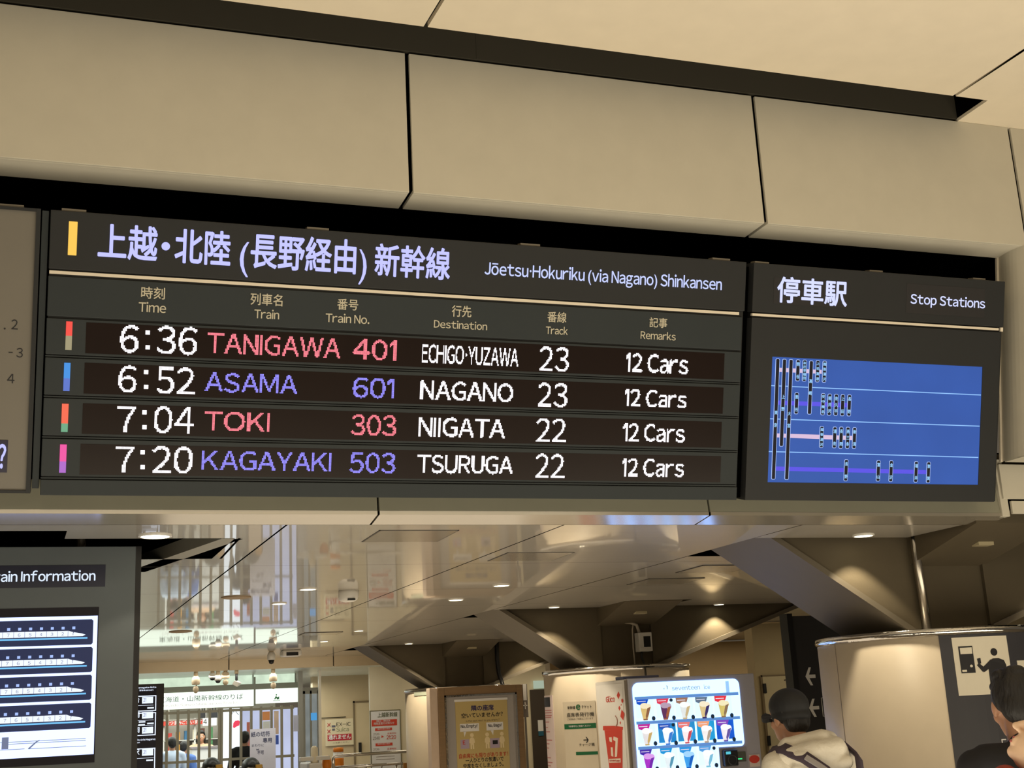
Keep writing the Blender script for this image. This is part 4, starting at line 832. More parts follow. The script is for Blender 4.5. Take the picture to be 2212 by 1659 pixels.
# red timetable notice on the cream wall
WP = front(20.9); q = WP.rect((800.5, 1538), (863, 1533), (866, 1659), (802, 1659)); tn = thing('timetable_notice', ((q[0] + q[1]) / 2, 20.89, q[2] - .2), 'white notice with red bands and departure times on the cream wall', 'notice')
MB().slab(WP, q[0], q[1], q[2] - .15, q[3], 0.0, 0.015).build('sheet', PAPER, tn); m = MB(); m.slab(WP, q[0] - .012, q[0], q[2] - .15, q[3] + .012, 0, .02); m.slab(WP, q[1], q[1] + .012, q[2] - .15, q[3] + .012, 0, .02); m.slab(WP, q[0], q[1], q[3], q[3] + .012, 0, .02); m.build('frame', mat('olive_frame', (110, 104, 74), 0.5), tn)
RB = mat('red_band_print', (214, 70, 48), 0.5); m = MB()
for t in (((802.5, 1556), (857, 1553), (857, 1566), (802.5, 1570)), ((809.5, 1573.5), (846, 1571.5), (846.5, 1577), (810, 1579)), ((810.5, 1606), (847, 1604), (847.5, 1610), (811, 1612))): m.slab(WP, *WP.rect(*t), 0.014, 0.018)
m.pxpoly(WP, [(823.5, 1588.5), (829, 1591), (823.5, 1594)], 0.014, 0.018); m.build('red_band', RB, tn)
m = MB(); m.text(WP, '上越新幹線', (815, 1550.5), (858, 1547.5), (815, 1540.5), 0.017, 0.01); m.build('lettering', mat('olive_print', (96, 104, 74), 0.5), tn)
m = MB(); m.text(WP, '運転日・運転区間', (812, 1560), (842, 1558), (812, 1556.5), 0.0195, 0.01); m.text(WP, '時刻変更のお知らせ', (807, 1566.5), (851, 1563.5), (807, 1561.5), 0.0195, 0.01); m.text(WP, '最終列車の時刻', (815, 1577), (842, 1575.5), (815, 1573.5), 0.0195, 0.0); m.text(WP, '最終列車の時刻', (815, 1609.5), (842, 1608), (815, 1606), 0.0195, 0.0); m.build('band_lettering', PAPER, tn)
m = MB(); m.text(WP, '21:20', (834.5, 1597), (855, 1595.5), (834.5, 1589), 0.017, 0.012); m.text(WP, '変更時刻', (836, 1586.5), (855, 1585), (836, 1583), 0.017, 0.0); m.text(WP, '変更時刻', (836, 1620), (855, 1618.5), (836, 1616), 0.017, 0.0); m.build('lettering', RB, tn)
m = MB(); m.text(WP, '21:40', (805, 1598.5), (820, 1597.5), (805, 1591.5), 0.017, 0.004); m.text(WP, '2126', (805.5, 1621.5), (819, 1620.5), (805.5, 1617), 0.017, 0.0); m.text(WP, '2126', (805.5, 1588.5), (819, 1587.5), (805.5, 1584), 0.017, 0.0)
for y in (1634, 1640, 1650): m.slab(WP, *WP.rect((812, y), (852, y - 1), (852, y), (812, y + 1)), 0.014, 0.016)
m.build('lettering', mat('brown_grey_print', (126, 110, 92), 0.5), tn)
# spotlight over that wall
downlight((5.12, 20.45, ZL), 0.045, 'small downlight grazing the cream wall above the red notice', 34, name='ceiling_downlight')
# cupboard door in the khaki wall
KP = front(14.98); q = KP.rect((1648, 1462), (1702, 1460), (1722, 1659), (1662, 1659)); cb = thing('door_2', ((q[0] + q[1]) / 2, 14.97, 0.0), 'khaki cupboard door with hinges behind the capped person', 'door', kind='structure')
MB().slab(KP, q[0], q[1], 0.05, q[3], -0.01, 0.02).build('leaf', mat('khaki_door', (196, 184, 152), 0.5), cb, bevel=0.004); m = MB(); m.slab(KP, q[0] - .025, q[0], 0, q[3] + .02, 0, .015); m.slab(KP, q[0] - .02, q[1], q[3], q[3] + .02, 0, .015); m.build('frame', mat('door_frame_brown', (120, 104, 78), 0.5), cb)
for y in (1487, 1600): a, b = KP.px(1650 + (y - 1487) * .08, y); MB().slab(KP, a - .02, a + .02, b - .06, b + .06, .015, .035).build('hinge', BLKPL, cb)
m = MB(); A = [KP.px(*p) for p in ((1692, 1468), (1702, 1467), (1702, 1469.5), (1700.5, 1486), (1699, 1486), (1699.5, 1470), (1692, 1471))]; m.poly(KP, A, 0.02, 0.025); m.build('mark', mat('dark_mark', (70, 60, 46), 0.6), cb)
tag(MB().slab(KP, KP.px(1711, 1480)[0], KP.px(1711, 1480)[0] + .03, 0, 2.3, 0.0, 0.03).build('trim_11', STRIP), 'pale upright strip at the edge of the khaki wall', 'trim', kind='structure')
# things between the far and middle columns
GP = front(21.48); q = GP.rect((1147, 1490), (1176, 1489), (1178, 1659), (1150, 1659)); tag(MB().slab(GP, q[0], q[1] + .4, 0, q[3], 0.0, 0.02).build('trim_12', mat('dark_passage', (64, 54, 44), 0.7)), 'dark passage opening between the columns', 'trim', kind='structure')
q = GP.rect((1161, 1556), (1172, 1555), (1173, 1589), (1162, 1590)); ws = thing('wall_notice', ((q[0] + q[1]) / 2, 21.46, q[2]), 'small white notice with a teal foot in the dark passage', 'notice'); MB().slab(GP, q[0], q[1], q[2] + .08, q[3], 0.02, 0.03).build('sheet', PAPER, ws); MB().slab(GP, q[0], q[1], q[2], q[2] + .08, 0.02, 0.03).build('foot_band', mat('teal_print', (40, 96, 120), 0.5), ws)
q = GP.rect((1152, 1471), (1172, 1470), (1172, 1487), (1152, 1488)); tag(MB().slab(GP, q[0], q[1] + .3, q[2], q[3], 0.0, 0.03).build('lit_panel', glow('mint_panel', (176, 192, 170), 0.8)), 'mint lit panel above the dark passage between the columns', 'panel')

# ---- lit sign over the gates
SP = front(22.0); a0 = 0.2; q = SP.rect((350, 1497), (645, 1486), (645, 1521), (350, 1532)); xmid = SP.px(550, 1500)[0]
sg = thing('gate_sign', ((a0 + q[1]) / 2, 22.05, q[2]), 'long white lit sign for the bullet train platforms above the lattice gate', 'illuminated sign')
SGW = glow('sign_backlight', (240, 255, 236), 1.5)
MB().slab(SP, a0, xmid - .015, q[2], q[3], -0.15, 0.0).build('light_box', SGW, sg); MB().slab(SP, xmid + .015, q[1], q[2] + .03, q[3], -0.15, 0.0).build('light_box', SGW, sg)
MB().slab(SP, a0, q[1] + .05, q[3], q[3] + .09, -0.2, 0.02).build('top_rail', mat('grey_green_rail', (150, 156, 144), 0.4), sg)
MB().slab(SP, xmid - .015, xmid + .015, q[2], q[3] + .2, -0.15, 0.01).build('divider', MATS['grey_green_rail'], sg)
m = MB(); m.text(SP, '東海道・山陽新幹線のりば', (341, 1517.5), (525, 1510.5), (341, 1506), 0.004, 0.004); m.build('lettering', glow('sign_green_ink', (56, 84, 76), 0.8), sg)
m = MB(); m.text(SP, 'Tokaido·Sanyo Shinkansen Tracks', (346, 1527), (515, 1520), (346, 1522), 0.004, 0.0); m.build('lettering', glow('sign_faint_ink', (206, 190, 186), 0.9), sg)
m = MB(); m.pxpoly(SP, [(590, 1514), (605, 1513), (605, 1512), (590, 1513)], .002, .004); m.pxpoly(SP, [(592, 1510), (596, 1503), (599, 1506), (603, 1504), (603, 1510), (598, 1511), (597, 1508), (594, 1511)], .002, .0042); a, b = SP.px(597, 1501); m.disc(SP, a, b, .012, .002, .0044, 10); m.build('symbol', glow('sign_seat_green', (60, 110, 70), 0.8), sg)
# transom glass above the sign
tg = thing('transom_window', (2.0, 22.3, 2.3), 'bright glazed transom above the long white sign', 'window', kind='structure')
MB().box(0.2, 3.85, 22.3, 22.32, 2.34, FZ + .02).build('glass', glow('transom_light', (212, 232, 206), 1.0, 0.3, 6), tg)
m = MB()
for x in (0.2, 1.2, 2.2, 3.12, 3.83): m.box(x, x + .02, 22.26, 22.3, 2.34, FZ + .02)
m.build('bar', MATS['grey_green_rail'], tg)
# ---- lattice gate
LP = front(21.8); lg = thing('lattice_gate', (2.4, 21.8, 0), 'grey slatted lattice gate below the long white sign', 'gate')
LG = mat('lattice_grey', (156, 150, 132), 0.4)
for x in (337, 360.6, 384, 407, 430, 453, 474, 479, 498, 521, 543, 564, 587, 609, 631):
    a = LP.px(x, 1590)[0]; MB().slab(LP, a - .020, a + .020, 0.06, 1.98, -0.04, 0.0).build('slat', LG, lg)
a0_, a1_ = LP.px(337, 1600)[0], LP.px(636, 1600)[0]
for z in (1.94, LP.px(500, 1640)[1], .06): MB().slab(LP, a0_, a1_, z - .02, z + .02, -0.05, -0.01).build('rail', LG, lg)
# ---- shop behind: shelves, goods, banner, pillar sign, posters
shf = thing('shop_shelf', (2.9, 26.8, 0), 'white shop shelving filled with small packets behind the gate', 'shelf')
bp_ = front(26.5); sx0, sx1 = bp_.px(365, 1600)[0], bp_.px(476, 1600)[0]
for z in (0.3, 0.62, 0.94, 1.26, 1.5): MB().box(sx0 - .1, sx1, 26.5, 26.9, z - .015, z).build('board', WHITE, shf)
for x in (sx0 - .1, (sx0 + sx1) / 2, sx1): MB().box(x - .015, x + .015, 26.5, 26.9, 0, 1.9).build('upright', WHITE, shf)
MB().box(sx0 - .1, sx1, 26.9, 26.92, 0, 1.9).build('back', mat('shelf_back', (208, 200, 190), 0.6), shf)
gc = [(190, 60, 50), (210, 150, 60), (60, 110, 150), (230, 220, 200), (110, 70, 60), (80, 140, 90)]
GM = [mat('packet_%d' % i, c_, 0.4) for i, c_ in enumerate(gc)]
src = [None] * 6; kk = 0
for z in (0.62, 0.94, 1.26, 1.5):
    x = sx0 - .02
    while x < sx1 - .12:
        i = kk % 6
        if src[i] is None:
            src[i] = MB().box(x, x + .075, 26.52, 26.64, z, z + .14 + .015 * i).build('snack_packet', GM[i], None, bevel=.006); o = src[i]
        else:
            o = src[i].copy(); COL.objects.link(o); o.location = (x + .0375, 26.58, z)
        tag(o, 'small colourful packet standing on the shop shelves behind the lattice gate', 'packet', 'packets on the shop shelves'); x += .155; kk += 1
q = bp_.rect((362, 1558), (437, 1554), (437, 1564), (362, 1568)); bn = thing('shop_banner', ((q[0] + q[1]) / 2, 26.4, q[2]), 'red banner with white snack lettering over the shop shelves', 'banner')
MB().slab(front(26.4), q[0] - .3, q[1], q[2], q[3], -0.01, 0.0).build('cloth', RED, bn); MB().text(front(26.4), 'おつまみございます', (358, 1566.5), (436, 1563), (358, 1558), 0.004, 0.02).build('lettering', PAPER, bn)
MB().slab(front(26.4), q[0] - .3, q[1], q[3], q[3] + .02, -0.02, 0.01).build('rail', STEEL, bn); MB().box(q[0], q[0] + .02, 26.4, 26.415, q[3], FZ + .03).build('hanger', STEEL, bn); MB().box(q[1] - .05, q[1] - .03, 26.4, 26.415, q[3], FZ + .03).build('hanger', STEEL, bn)
for x in (432, 455): 
    q = front(25.9).rect((x, 1537), (x + 15, 1536), (x + 15, 1550), (x, 1552)); tag(MB().slab(front(25.9), *q, -.03, 0).box(q[0] + .03, q[0] + .05, 25.91, 25.93, q[3] - .01, FZ + .03).box(q[1] - .05, q[1] - .03, 25.91, 25.93, q[3] - .01, FZ + .03).build('price_board', INK), 'dark menu board hanging over the shop counter, %s of two' % ('left' if x < 440 else 'right'), 'board')
q = front(25.8).rect((438, 1552), (468, 1550), (468, 1567), (438, 1568)); nb = thing('number_sign', ((q[0] + q[1]) / 2, 25.8, q[2]), 'white sign with a large number four over the shop counter', 'sign'); MB().slab(front(25.8), *q, -.02, 0).build('panel', PAPER, nb); MB().box(q[0] + .05, q[0] + .07, 25.805, 25.815, q[3] - .01, FZ + .03).build('hanger', STEEL, nb); MB().text(front(25.8), '4', (439, 1564), (447, 1563.5), (439, 1554), .004, .01).build('lettering', INK, nb)
q = front(24.6).rect((415, 1618), (476, 1614), (476, 1650), (415, 1655)); ct = thing('shop_counter', ((q[0] + q[1]) / 2, 24.8, 0), 'white shop counter in front of the cashier', 'counter'); MB().box(q[0], q[1], 24.6, 25.1, 0, q[3]).build('body', WHITE, ct); MB().box(q[0] - .02, q[1] + .02, 24.57, 25.12, q[3], q[3] + .03).build('top', mat('counter_top', (150, 140, 140), .4), ct)
VP_ = front(22.4); q = VP_.rect((482, 1532), (518, 1530), (518, 1659), (482, 1659)); ps = thing('pillar_sign', ((q[0] + q[1]) / 2, 22.5, 0), 'glowing white pillar sign with a red leaf-like shape behind the lattice', 'illuminated sign')
MB().box(q[0], q[1], 22.4, 22.7, 0, 1.98).build('light_box', glow('pillar_white', (240, 250, 255), 1.3), ps); MB().box(q[0] - .01, q[1] + .01, 22.39, 22.71, 0, .12).build('plinth', GREYP, ps)
m = MB(); m.text(VP_, 'がく', (494, 1546), (516, 1545), (494, 1532), .004, 0); m.build('lettering', glow('pillar_ink', (80, 90, 96), .8), ps)
m = MB(); m.pxpoly(VP_, [(503, 1571), (504, 1562), (508, 1557), (515, 1556), (518, 1558), (517, 1567), (510, 1570), (506, 1573)], .002, .004); m.build('red_leaf', glow('pillar_red', (242, 70, 96), 1.0), ps)
for k, (x0, y0, x1, y1, c_, lab) in enumerate(((533, 1560, 540, 1612, (196, 110, 90), 'narrow reddish poster left of the handwritten sheet'), (567, 1537, 583, 1556, (222, 140, 80), 'small orange poster above the handwritten sheet'), (568, 1558, 583, 1576, (236, 228, 222), 'white price sheet under the small orange poster'),
                                         (592, 1536, 602, 1586, (224, 190, 170), 'tall pale poster right of the orange poster'), (593, 1588, 602, 1608, (70, 100, 200), 'blue poster beside the handwritten sheet'), (634, 1545, 644, 1580, (210, 206, 230), 'pale lilac poster on the glass by the post'))):
    q = front(22.69).rect((x0, y0), (x1, y0), (x1, y1), (x0, y1)); tag(MB().slab(front(22.69), *q, -.012, 0).build('shop_poster', mat('poster_%d' % k, c_, .5)), lab, 'poster')
struct(MB().slab(front(22.7), VP_.px(520, 1600)[0], VP_.px(650, 1600)[0], 0, 1.95, -.02, 0), 'window_1', glow('bright_shop_glass', (196, 204, 234), .9, .25, 2), 'bright bluish shop window glass behind the lattice', 'window')
# handwritten sheet in front of the lattice
HP = front(20.6); q = HP.rect((540, 1575), (595, 1573), (596, 1659), (540, 1659)); hs = thing('handwritten_sheet', ((q[0] + q[1]) / 2, 20.6, .1), 'white handwritten notice board standing in front of the lattice gate', 'notice board')
MB().slab(HP, q[0], q[1], .7, q[3], -.02, 0).build('sheet', mat('bluish_white_sheet', (224, 226, 244), .4), hs); MB().slab(HP, q[0] + .15, q[0] + .2, 0, .7, -.06, -.02).build('stand', STEEL, hs); MB().slab(HP, q[0] + .02, q[1] - .02, 0, .02, -.2, .2).build('foot', STEEL, hs)
m = MB(); m.text(HP, '紙の切符', (542, 1593.5), (583, 1589), (542, 1583), .002, .01); m.text(HP, '専用', (568, 1605), (587, 1603), (568, 1595), .002, .01); m.text(HP, '不可', (556, 1630), (570, 1629), (556, 1622), .002, .01); m.text(HP, 'まわりに', (544, 1614), (570, 1612), (544, 1608), .002, 0); m.text(HP, '×', (553, 1622), (560, 1621), (553, 1617), .002, .01); m.build('handwriting', mat('pen_blue', (52, 64, 110), .6), hs)
# posts and leaning glass right of the lattice
for x, w, c_, lab in ((650, 9, GREYP, 'wide grey gate post right of the lattice'), (692, 5, STRIP, 'pale slim glazed post before the tan wall')):
    a = front(21.4).px(x, 1560)[0]; tag(MB().box(a - w * .004, a + w * .004, 21.4, 21.46, 0, FZ + .02).build('gate_post', c_), lab, 'post')
q = front(21.9).rect((652, 1498), (690, 1492), (690, 1659), (652, 1659)); gl = thing('glass_door', ((q[0] + q[1]) / 2, 21.9, 0), 'glazed side door with grey frame between the two posts', 'glass door')
m = MB(); m.slab(front(21.9), q[0], q[0] + .06, 0, 2.2, -.04, 0); m.slab(front(21.9), q[0] + .14, q[0] + .17, 0, 2.2, -.04, 0); m.slab(front(21.9), q[1] - .03, q[1], 0, 2.2, -.04, 0); m.slab(front(21.9), q[0], q[1], 2.15, 2.25, -.04, 0); m.build('frame', GREYP, gl)
MB().slab(front(22.0), q[0], q[1], 0, 2.15, -.01, 0).build('pane', glow('side_glass', (158, 164, 160), .55, .4, 4), gl)
m = MB(); m.slab(front(21.9), q[1] - .14, q[1] - .04, 1.72, 1.84, -.02, .002); m.build('blue_sticker', glow('sticker_blue', (80, 160, 220), .9), gl)
# security cameras and lamps hanging before the fascia
mat('cream_camera', (214, 196, 168), .4)
def hang(name, x, y0, y1, label, cat, kind):
    Y = 18.0 if y0 < 1430 else 19.95; zc = ZL if y0 < 1430 else FZ + .02; P_ = front(Y); a, b1_ = P_.px(x, y0); _, b0_ = P_.px(x, y1); t = thing(name, (a, Y, b0_), label, cat)
    MB().tube([(a, Y, max(zc, b1_ + .004)), (a, Y, b1_ - .01)], .03, 8).build('stem', MATS['cream_camera'], t)
    h = b1_ - b0_
    if kind == 'dome':
        MB().lathe((a, Y, b0_), [(.04, h * .35), (.055, h * .4), (.055, h * .75), (.04, h)], 16).build('body', WHITE, t, smooth=True); MB().lathe((a, Y, b0_), [(0, 0), (.028, h * .07), (.042, h * .35)], 16).build('dome', BLKPL, t, smooth=True)
    elif kind == 'spot':
        MB().lathe((a, Y, b0_), [(.05, h * .5), (.06, h * .55), (.06, h * .8), (.045, h)], 16).build('body', mat('cream_camera', (214, 196, 168), .4), t, smooth=True); MB().ell((a, Y - .02, b0_ + h * .22), (.042, .05, h * .24)).build('head', MATS['cream_camera'], t, smooth=True)
    else:
        MB().tube([(a, Y, b1_), (a, Y, b0_ + h * .45)], .02, 8).build('bracket', BLKPL, t); m = MB(); m.hexa([(a - .07, Y - .05, b0_ + h * .2), (a, Y - .06, b0_), (a + .05, Y + .05, b0_ + .02), (a - .02, Y + .06, b0_ + h * .25), (a - .04, Y - .05, b0_ + h * .45), (a + .03, Y - .06, b0_ + h * .3), (a + .08, Y + .05, b0_ + h * .32), (a + .01, Y + .06, b0_ + h * .5)]); m.build('head', WHITE, t)
hang('security_camera', 586, 1409, 1435, 'dome camera higher up by the boxy ceiling unit', 'camera', 'dome'); hang('security_camera', 423, 1462, 1497, 'cream camera with a drooping head, leftmost over the gate', 'camera', 'spot')
hang('security_camera', 459, 1454, 1470, 'small dome camera with a red mark, left of the fat cream one', 'camera', 'dome'); hang('security_camera', 471, 1460, 1476, 'small dome camera touching the fat cream one', 'camera', 'dome')
hang('security_camera', 487, 1452, 1480, 'fat cream ringed camera in the middle of the row', 'camera', 'spot'); hang('security_camera', 511, 1454, 1484, 'square tilted camera on a black bracket', 'camera', 'box'); hang('security_camera', 590, 1456, 1488, 'cream camera with a drooping head, rightmost over the gate', 'camera', 'spot')
# ---- stainless rail, white and orange ticket gate parts
RP = front(18.6); hr = thing('handrail', RP.pt(RP.px(800, 1640)[0], 0), 'stainless steel double handrail before the red timetable notice', 'handrail')
def rp(x, y): return RP.pt(*RP.px(x, y))
MB().tube([rp(720, 1659), rp(720, 1640), rp(721, 1636), rp(725, 1633), rp(880, 1623)], .022, 12).build('rail', CHROME, hr, smooth=True); MB().tube([rp(724, 1658), rp(870, 1649)], .02, 12).build('rail', CHROME, hr, smooth=True)
for x in (720, 790, 824, 856): a = rp(x, 1652); MB().tube([(a[0], 18.6, 0), (a[0], 18.6, a[2])], .016, 10).build('post', CHROME, hr, smooth=True)
a = rp(873, 1654); tag(MB().box(a[0] - .03, a[0] + .03, 18.5, 18.56, a[2] - .3, a[2] + .04).build('striped_tape', mat('black_yellow_tape', (160, 110, 40), .5)), 'patch of hazard tape at the end of the handrail', 'tape')
tg = thing('ticket_gate', rp(690, 1700) * np.array([1, 1, 0]), 'white and orange ticket gate machine left of the handrail', 'ticket gate')
GPn = front(19.2); a, b = GPn.px(679, 1630); a2 = GPn.px(648, 1640)[0]
MB().box(a - .09, a + .09, 19.1, 19.9, 0, GPn.px(679, 1648)[1]).build('body', WHITE, tg, bevel=.02)
MB().tube([(a, 19.2, GPn.px(679, 1659)[1]), (a, 19.2, GPn.px(679, 1611)[1] - .03), (a, 19.2, GPn.px(679, 1611)[1])], [.055, .05, .02], 14).build('post', mat('cream_gate', (236, 226, 200), .4), tg, smooth=True)
MB().box(a2, a + .22, 19.15, 19.3, GPn.px(679, 1643)[1], GPn.px(679, 1634)[1]).build('arm', WHITE, tg, bevel=.01)
MB().ell((GPn.px(709, 1648)[0], 19.3, GPn.px(709, 1650)[1]), (.07, .08, .12)).build('orange_end', ORANGE, tg, smooth=True)
og = front(19.9); a, b = og.px(731, 1640); o2 = thing('ticket_gate', (a, 19.9, 0), 'white gate bollard with an orange cap behind the handrail bend', 'ticket gate')
MB().lathe((a, 19.9, 0), [(.075, 0), (.075, og.px(731, 1624)[1])], 20).build('bollard', WHITE, o2, smooth=True); MB().lathe((a, 19.9, og.px(731, 1624)[1]), [(.075, 0), (.078, .0), (.078, .06), (.0, .065)], 20).build('cap', ORANGE, o2, smooth=True); MB().lathe((a, 19.9, og.px(731, 1655)[1]), [(.077, 0), (.08, .02), (.08, .1), (.077, .12)], 20).build('band', ORANGE, o2, smooth=True)
for k, x in enumerate((462, 548)):
    G2 = front(19.4); a, b = G2.px(x, 1644); t = thing('ticket_gate', (a, 19.6, 0), ('grey rounded ticket gate with a black top, left of the handwritten sheet', 'grey rounded ticket gate with a black top at the foot of the handwritten sheet')[k], 'ticket gate')
    MB().box(a - .1, a + .14, 19.4, 20.3, 0, b - .08).build('body', STEEL, t, bevel=.03); MB().ell((a, 19.7, b - .08), (.13, .3, .13)).build('black_top', BLKPL, t, smooth=True); MB().box(a + .02, a + .12, 19.35, 19.42, b - .16, b - .05).build('gold_reader', mat('gold_reader', (200, 160, 80), .3, .6), t, bevel=.01)
# light of the shop and the gate line
area('shop_light', (2.4, 24.5, 2.4), (4, 3), 170, (0.95, 1.0, 0.9))
area('gate_light', (2.6, 20.05, 2.47), (4, .4), 26, (1.0, 0.97, 0.85), (math.radians(20), 0, 0))
area('gate_front_light', (2.6, 18.9, 2.62), (3, .2), 12, (1.0, 0.9, 0.7), (math.radians(35), 0, 0))
area('passage_light', (7.2, 20.2, 2.55), (2.5, 1), 22, (1.0, 0.86, 0.6))
area('brown_wall_light', (10.6, 17.4, 2.6), (3, 1), 44, (1.0, 0.86, 0.6))
area('cupboard_light', (9.6, 13.6, 2.6), (2, .6), 14, (1.0, 0.84, 0.56))
area('tan_wall_light', (4.75, 22.6, 2.45), (.6, .8), 12, (1.0, 0.88, 0.62))
# ================================================================== ICE CREAM VENDING MACHINE
VP = front(9.2); vx0, vx1, vz = 4.10, 5.195, 1.842
vm = thing('vending_machine', ((vx0 + vx1) / 2, 9.5, 0), 'grey ice cream vending machine with a glowing window and red cup picture on its side', 'vending machine')
MB().box(vx0, vx1, 9.23, 9.82, 0.06, vz - .004).build('cabinet', mat('machine_side_white', (226, 222, 216), .4), vm, bevel=.008)
MB().box(vx0 + .01, vx1, 9.2, 9.235, 0.06, vz).build('door', MACH, vm, bevel=.006)
for x in (vx0 + .06, vx1 - .06):
    for y in (9.3, 9.75): MB().lathe((x, y, 0), [(.03, 0), (.03, .06)], 12).build('foot', BLKPL, vm)
MB().box(vx0 + .02, vx0 + .32, 9.3, 9.45, vz - .004, vz + .02).build('top_latch', mat('slate_latch', (88, 92, 120), .4), vm)
zv = lambda x, y: (1320 + x / 6.506, 1440 + y / 6.506)
pa = lambda x, y: VP.px(*zv(x, y))
wa0, wa1 = pa(310, 500)[0], pa(1835, 700)[0]; wz1 = pa(1050, 198)[1]; wzb = pa(1700, 1120)[1]; wam = pa(1520, 1300)[0]; wz0 = 0.98
def rc(cx, cz, a0, r=.035, n=6): return [(cx + r * math.cos(math.radians(a0 + 90 * k / n)), cz + r * math.sin(math.radians(a0 + 90 * k / n))) for k in range(n + 1)]
outl = [(wa0, wz0), (wam, wz0), (wam, wzb)] + rc(wa1 - .03, wzb + .03, 270, .03) + rc(wa1 - .05, wz1 - .05, 0, .05) + rc(wa0 + .05, wz1 - .05, 90, .05)
dw = MB().poly(VP, outl, -0.002, 0.006).build('display_window', glow('display_backlight', (136, 178, 255), 3.6), vm)
SB = glow('shelf_blue', (96, 142, 206), 1.0)
for l, r in (((325, 440), (1780, 382)), ((350, 784), (1805, 722)), ((375, 1140), (1835, 1066))):
    A, B_ = pa(*l), pa(*r); MB().slab(VP, A[0], B_[0], (A[1] + B_[1]) / 2 - .012, (A[1] + B_[1]) / 2 + .010, .005, .010).build('shelf_edge', SB, dw)
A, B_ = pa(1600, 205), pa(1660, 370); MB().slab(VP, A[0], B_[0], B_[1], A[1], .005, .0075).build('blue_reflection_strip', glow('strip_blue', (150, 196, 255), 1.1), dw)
m = MB(); m.text(VP, 'seventeen', zv(850, 335), zv(1245, 318), zv(850, 275), .0075, .012); m.text(VP, 'ice', zv(1300, 318), zv(1385, 310), zv(1300, 262), .0075, .012); m.build('lettering', glow('logo_grey', (150, 158, 176), .9), dw)
m = MB(); m.pxpoly(VP, [zv(765, 258), zv(790, 275), zv(790, 318), zv(780, 318), zv(778, 285)], .006, .0075); m.pxpoly(VP, [zv(730, 305), zv(745, 300), zv(742, 325)], .006, .0075); m.build('logo_mark', glow('logo_grey', (150, 158, 176), .9), dw)
CARDS = [ # label x, y, label colour, cup colour, second colour, background
 (340, 455, (0, 76, 200), (222, 190, 120), (150, 100, 70), None), (625, 446, (226, 60, 84), (96, 48, 90), (170, 96, 60), None), (895, 437, (160, 116, 92), (226, 232, 230), (214, 190, 140), None),
 (1168, 427, (96, 116, 138), (220, 196, 140), (60, 50, 110), None), (1437, 412, (232, 52, 66), (216, 196, 110), (150, 120, 90), None),
 (365, 808, (196, 30, 150), (232, 226, 226), (214, 180, 110), None), (655, 800, (40, 90, 190), (246, 250, 255), (60, 130, 220), (30, 136, 206)), (925, 780, (236, 120, 116), (255, 240, 240), (214, 80, 90), (40, 150, 214)),
 (1198, 768, (244, 164, 120), (255, 246, 244), (190, 170, 150), (30, 160, 220)), (1470, 750, (130, 70, 190), (246, 238, 244), (110, 90, 170), (20, 90, 210)),
 (390, 1162, (70, 40, 170), (170, 50, 200), (120, 40, 180), None), (675, 1145, (20, 150, 220), (236, 246, 250), (90, 160, 190), None), (948, 1130, (40, 150, 226), (60, 160, 236), (20, 100, 200), None), (1222, 1112, (90, 160, 226), (246, 250, 255), (130, 200, 230), None)]
GB = glow('button_dark', (24, 44, 60), .8)
for k, (x, y, cl, cc, c2_, bg) in enumerate(CARDS):
    h = 262
    o = MB().slab(VP, *VP.rect(zv(x, y), zv(x + 245, y - 10), zv(x + 258, y + h), zv(x + 14, y + h + 10)), .005, .0075).build('product_card', glow('card_bg_%d' % k, bg or (182, 214, 255), 1.0 if bg else 1.75, .25 if bg else 0.0, 18), dw)
    P = [(x + 4, y + 2), (x + 178, y - 4), (x + 160, y + 62), (x + 110, y + 58), (x + 62, y + 88), (x + 14, y + 70)]
    lb = MB(); lb.pxpoly(VP, [zv(*p) for p in P], .007, .0085); lb.build('flavour_label', glow('label_%d' % k, cl, 1.0), o)
    m = MB(); m.slab(VP, *VP.rect(zv(x + 24, y + 32), zv(x + 140, y + 27), zv(x + 140, y + 37), zv(x + 24, y + 42)), .008, .0092); m.build('label_line', glow('label_pale', (232, 226, 240), 1.0), o)
    P = [(x + 62, y + 100), (x + 210, y + 92), (x + 200, y + 150), (x + 168, y + 296), (x + 108, y + 300), (x + 76, y + 170)]
    cup = MB(); cup.pxpoly(VP, [zv(*p) for p in P], .007, .0105); cup.build('ice_cup', glow('cup_%d' % k, cc, 1.0, .12, 25), o)
    m = MB(); a, b = pa(x + 120, y + 98); m.disc(VP, a, b, .036, .008, .012, 14, .022); a, b = pa(x + 178, y + 112); m.disc(VP, a, b, .022, .008, .012, 12, .024); m.build('ice_cream', glow('cream_%d' % k, tuple(min(255, int(v * .5 + 128)) for v in cc), 1.1), o)
    m = MB(); m.pxpoly(VP, [zv(x + 160, y + 130), zv(x + 206, y + 110), zv(x + 184, y + 210), zv(x + 150, y + 290), zv(x + 140, y + 240)], .010, .0125); m.pxpoly(VP, [zv(x + 106, y + 282), zv(x + 170, y + 276), zv(x + 166, y + 300), zv(x + 110, y + 304)], .010, .0125); m.build('cup_pattern', glow('pattern_%d' % k, c2_, .9), o)
    a, b = pa(x + 250, y + 272); MB().disc(VP, a, b, .0135, .006, .016, 16, .0165).build('selection_button', GB, dw)
for x, y in ((835, 470), (865, 818), (1438, 1145)): a, b = pa(x, y); MB().disc(VP, a, b, .013, .006, .012, 14).build('price_dot', GB, dw)
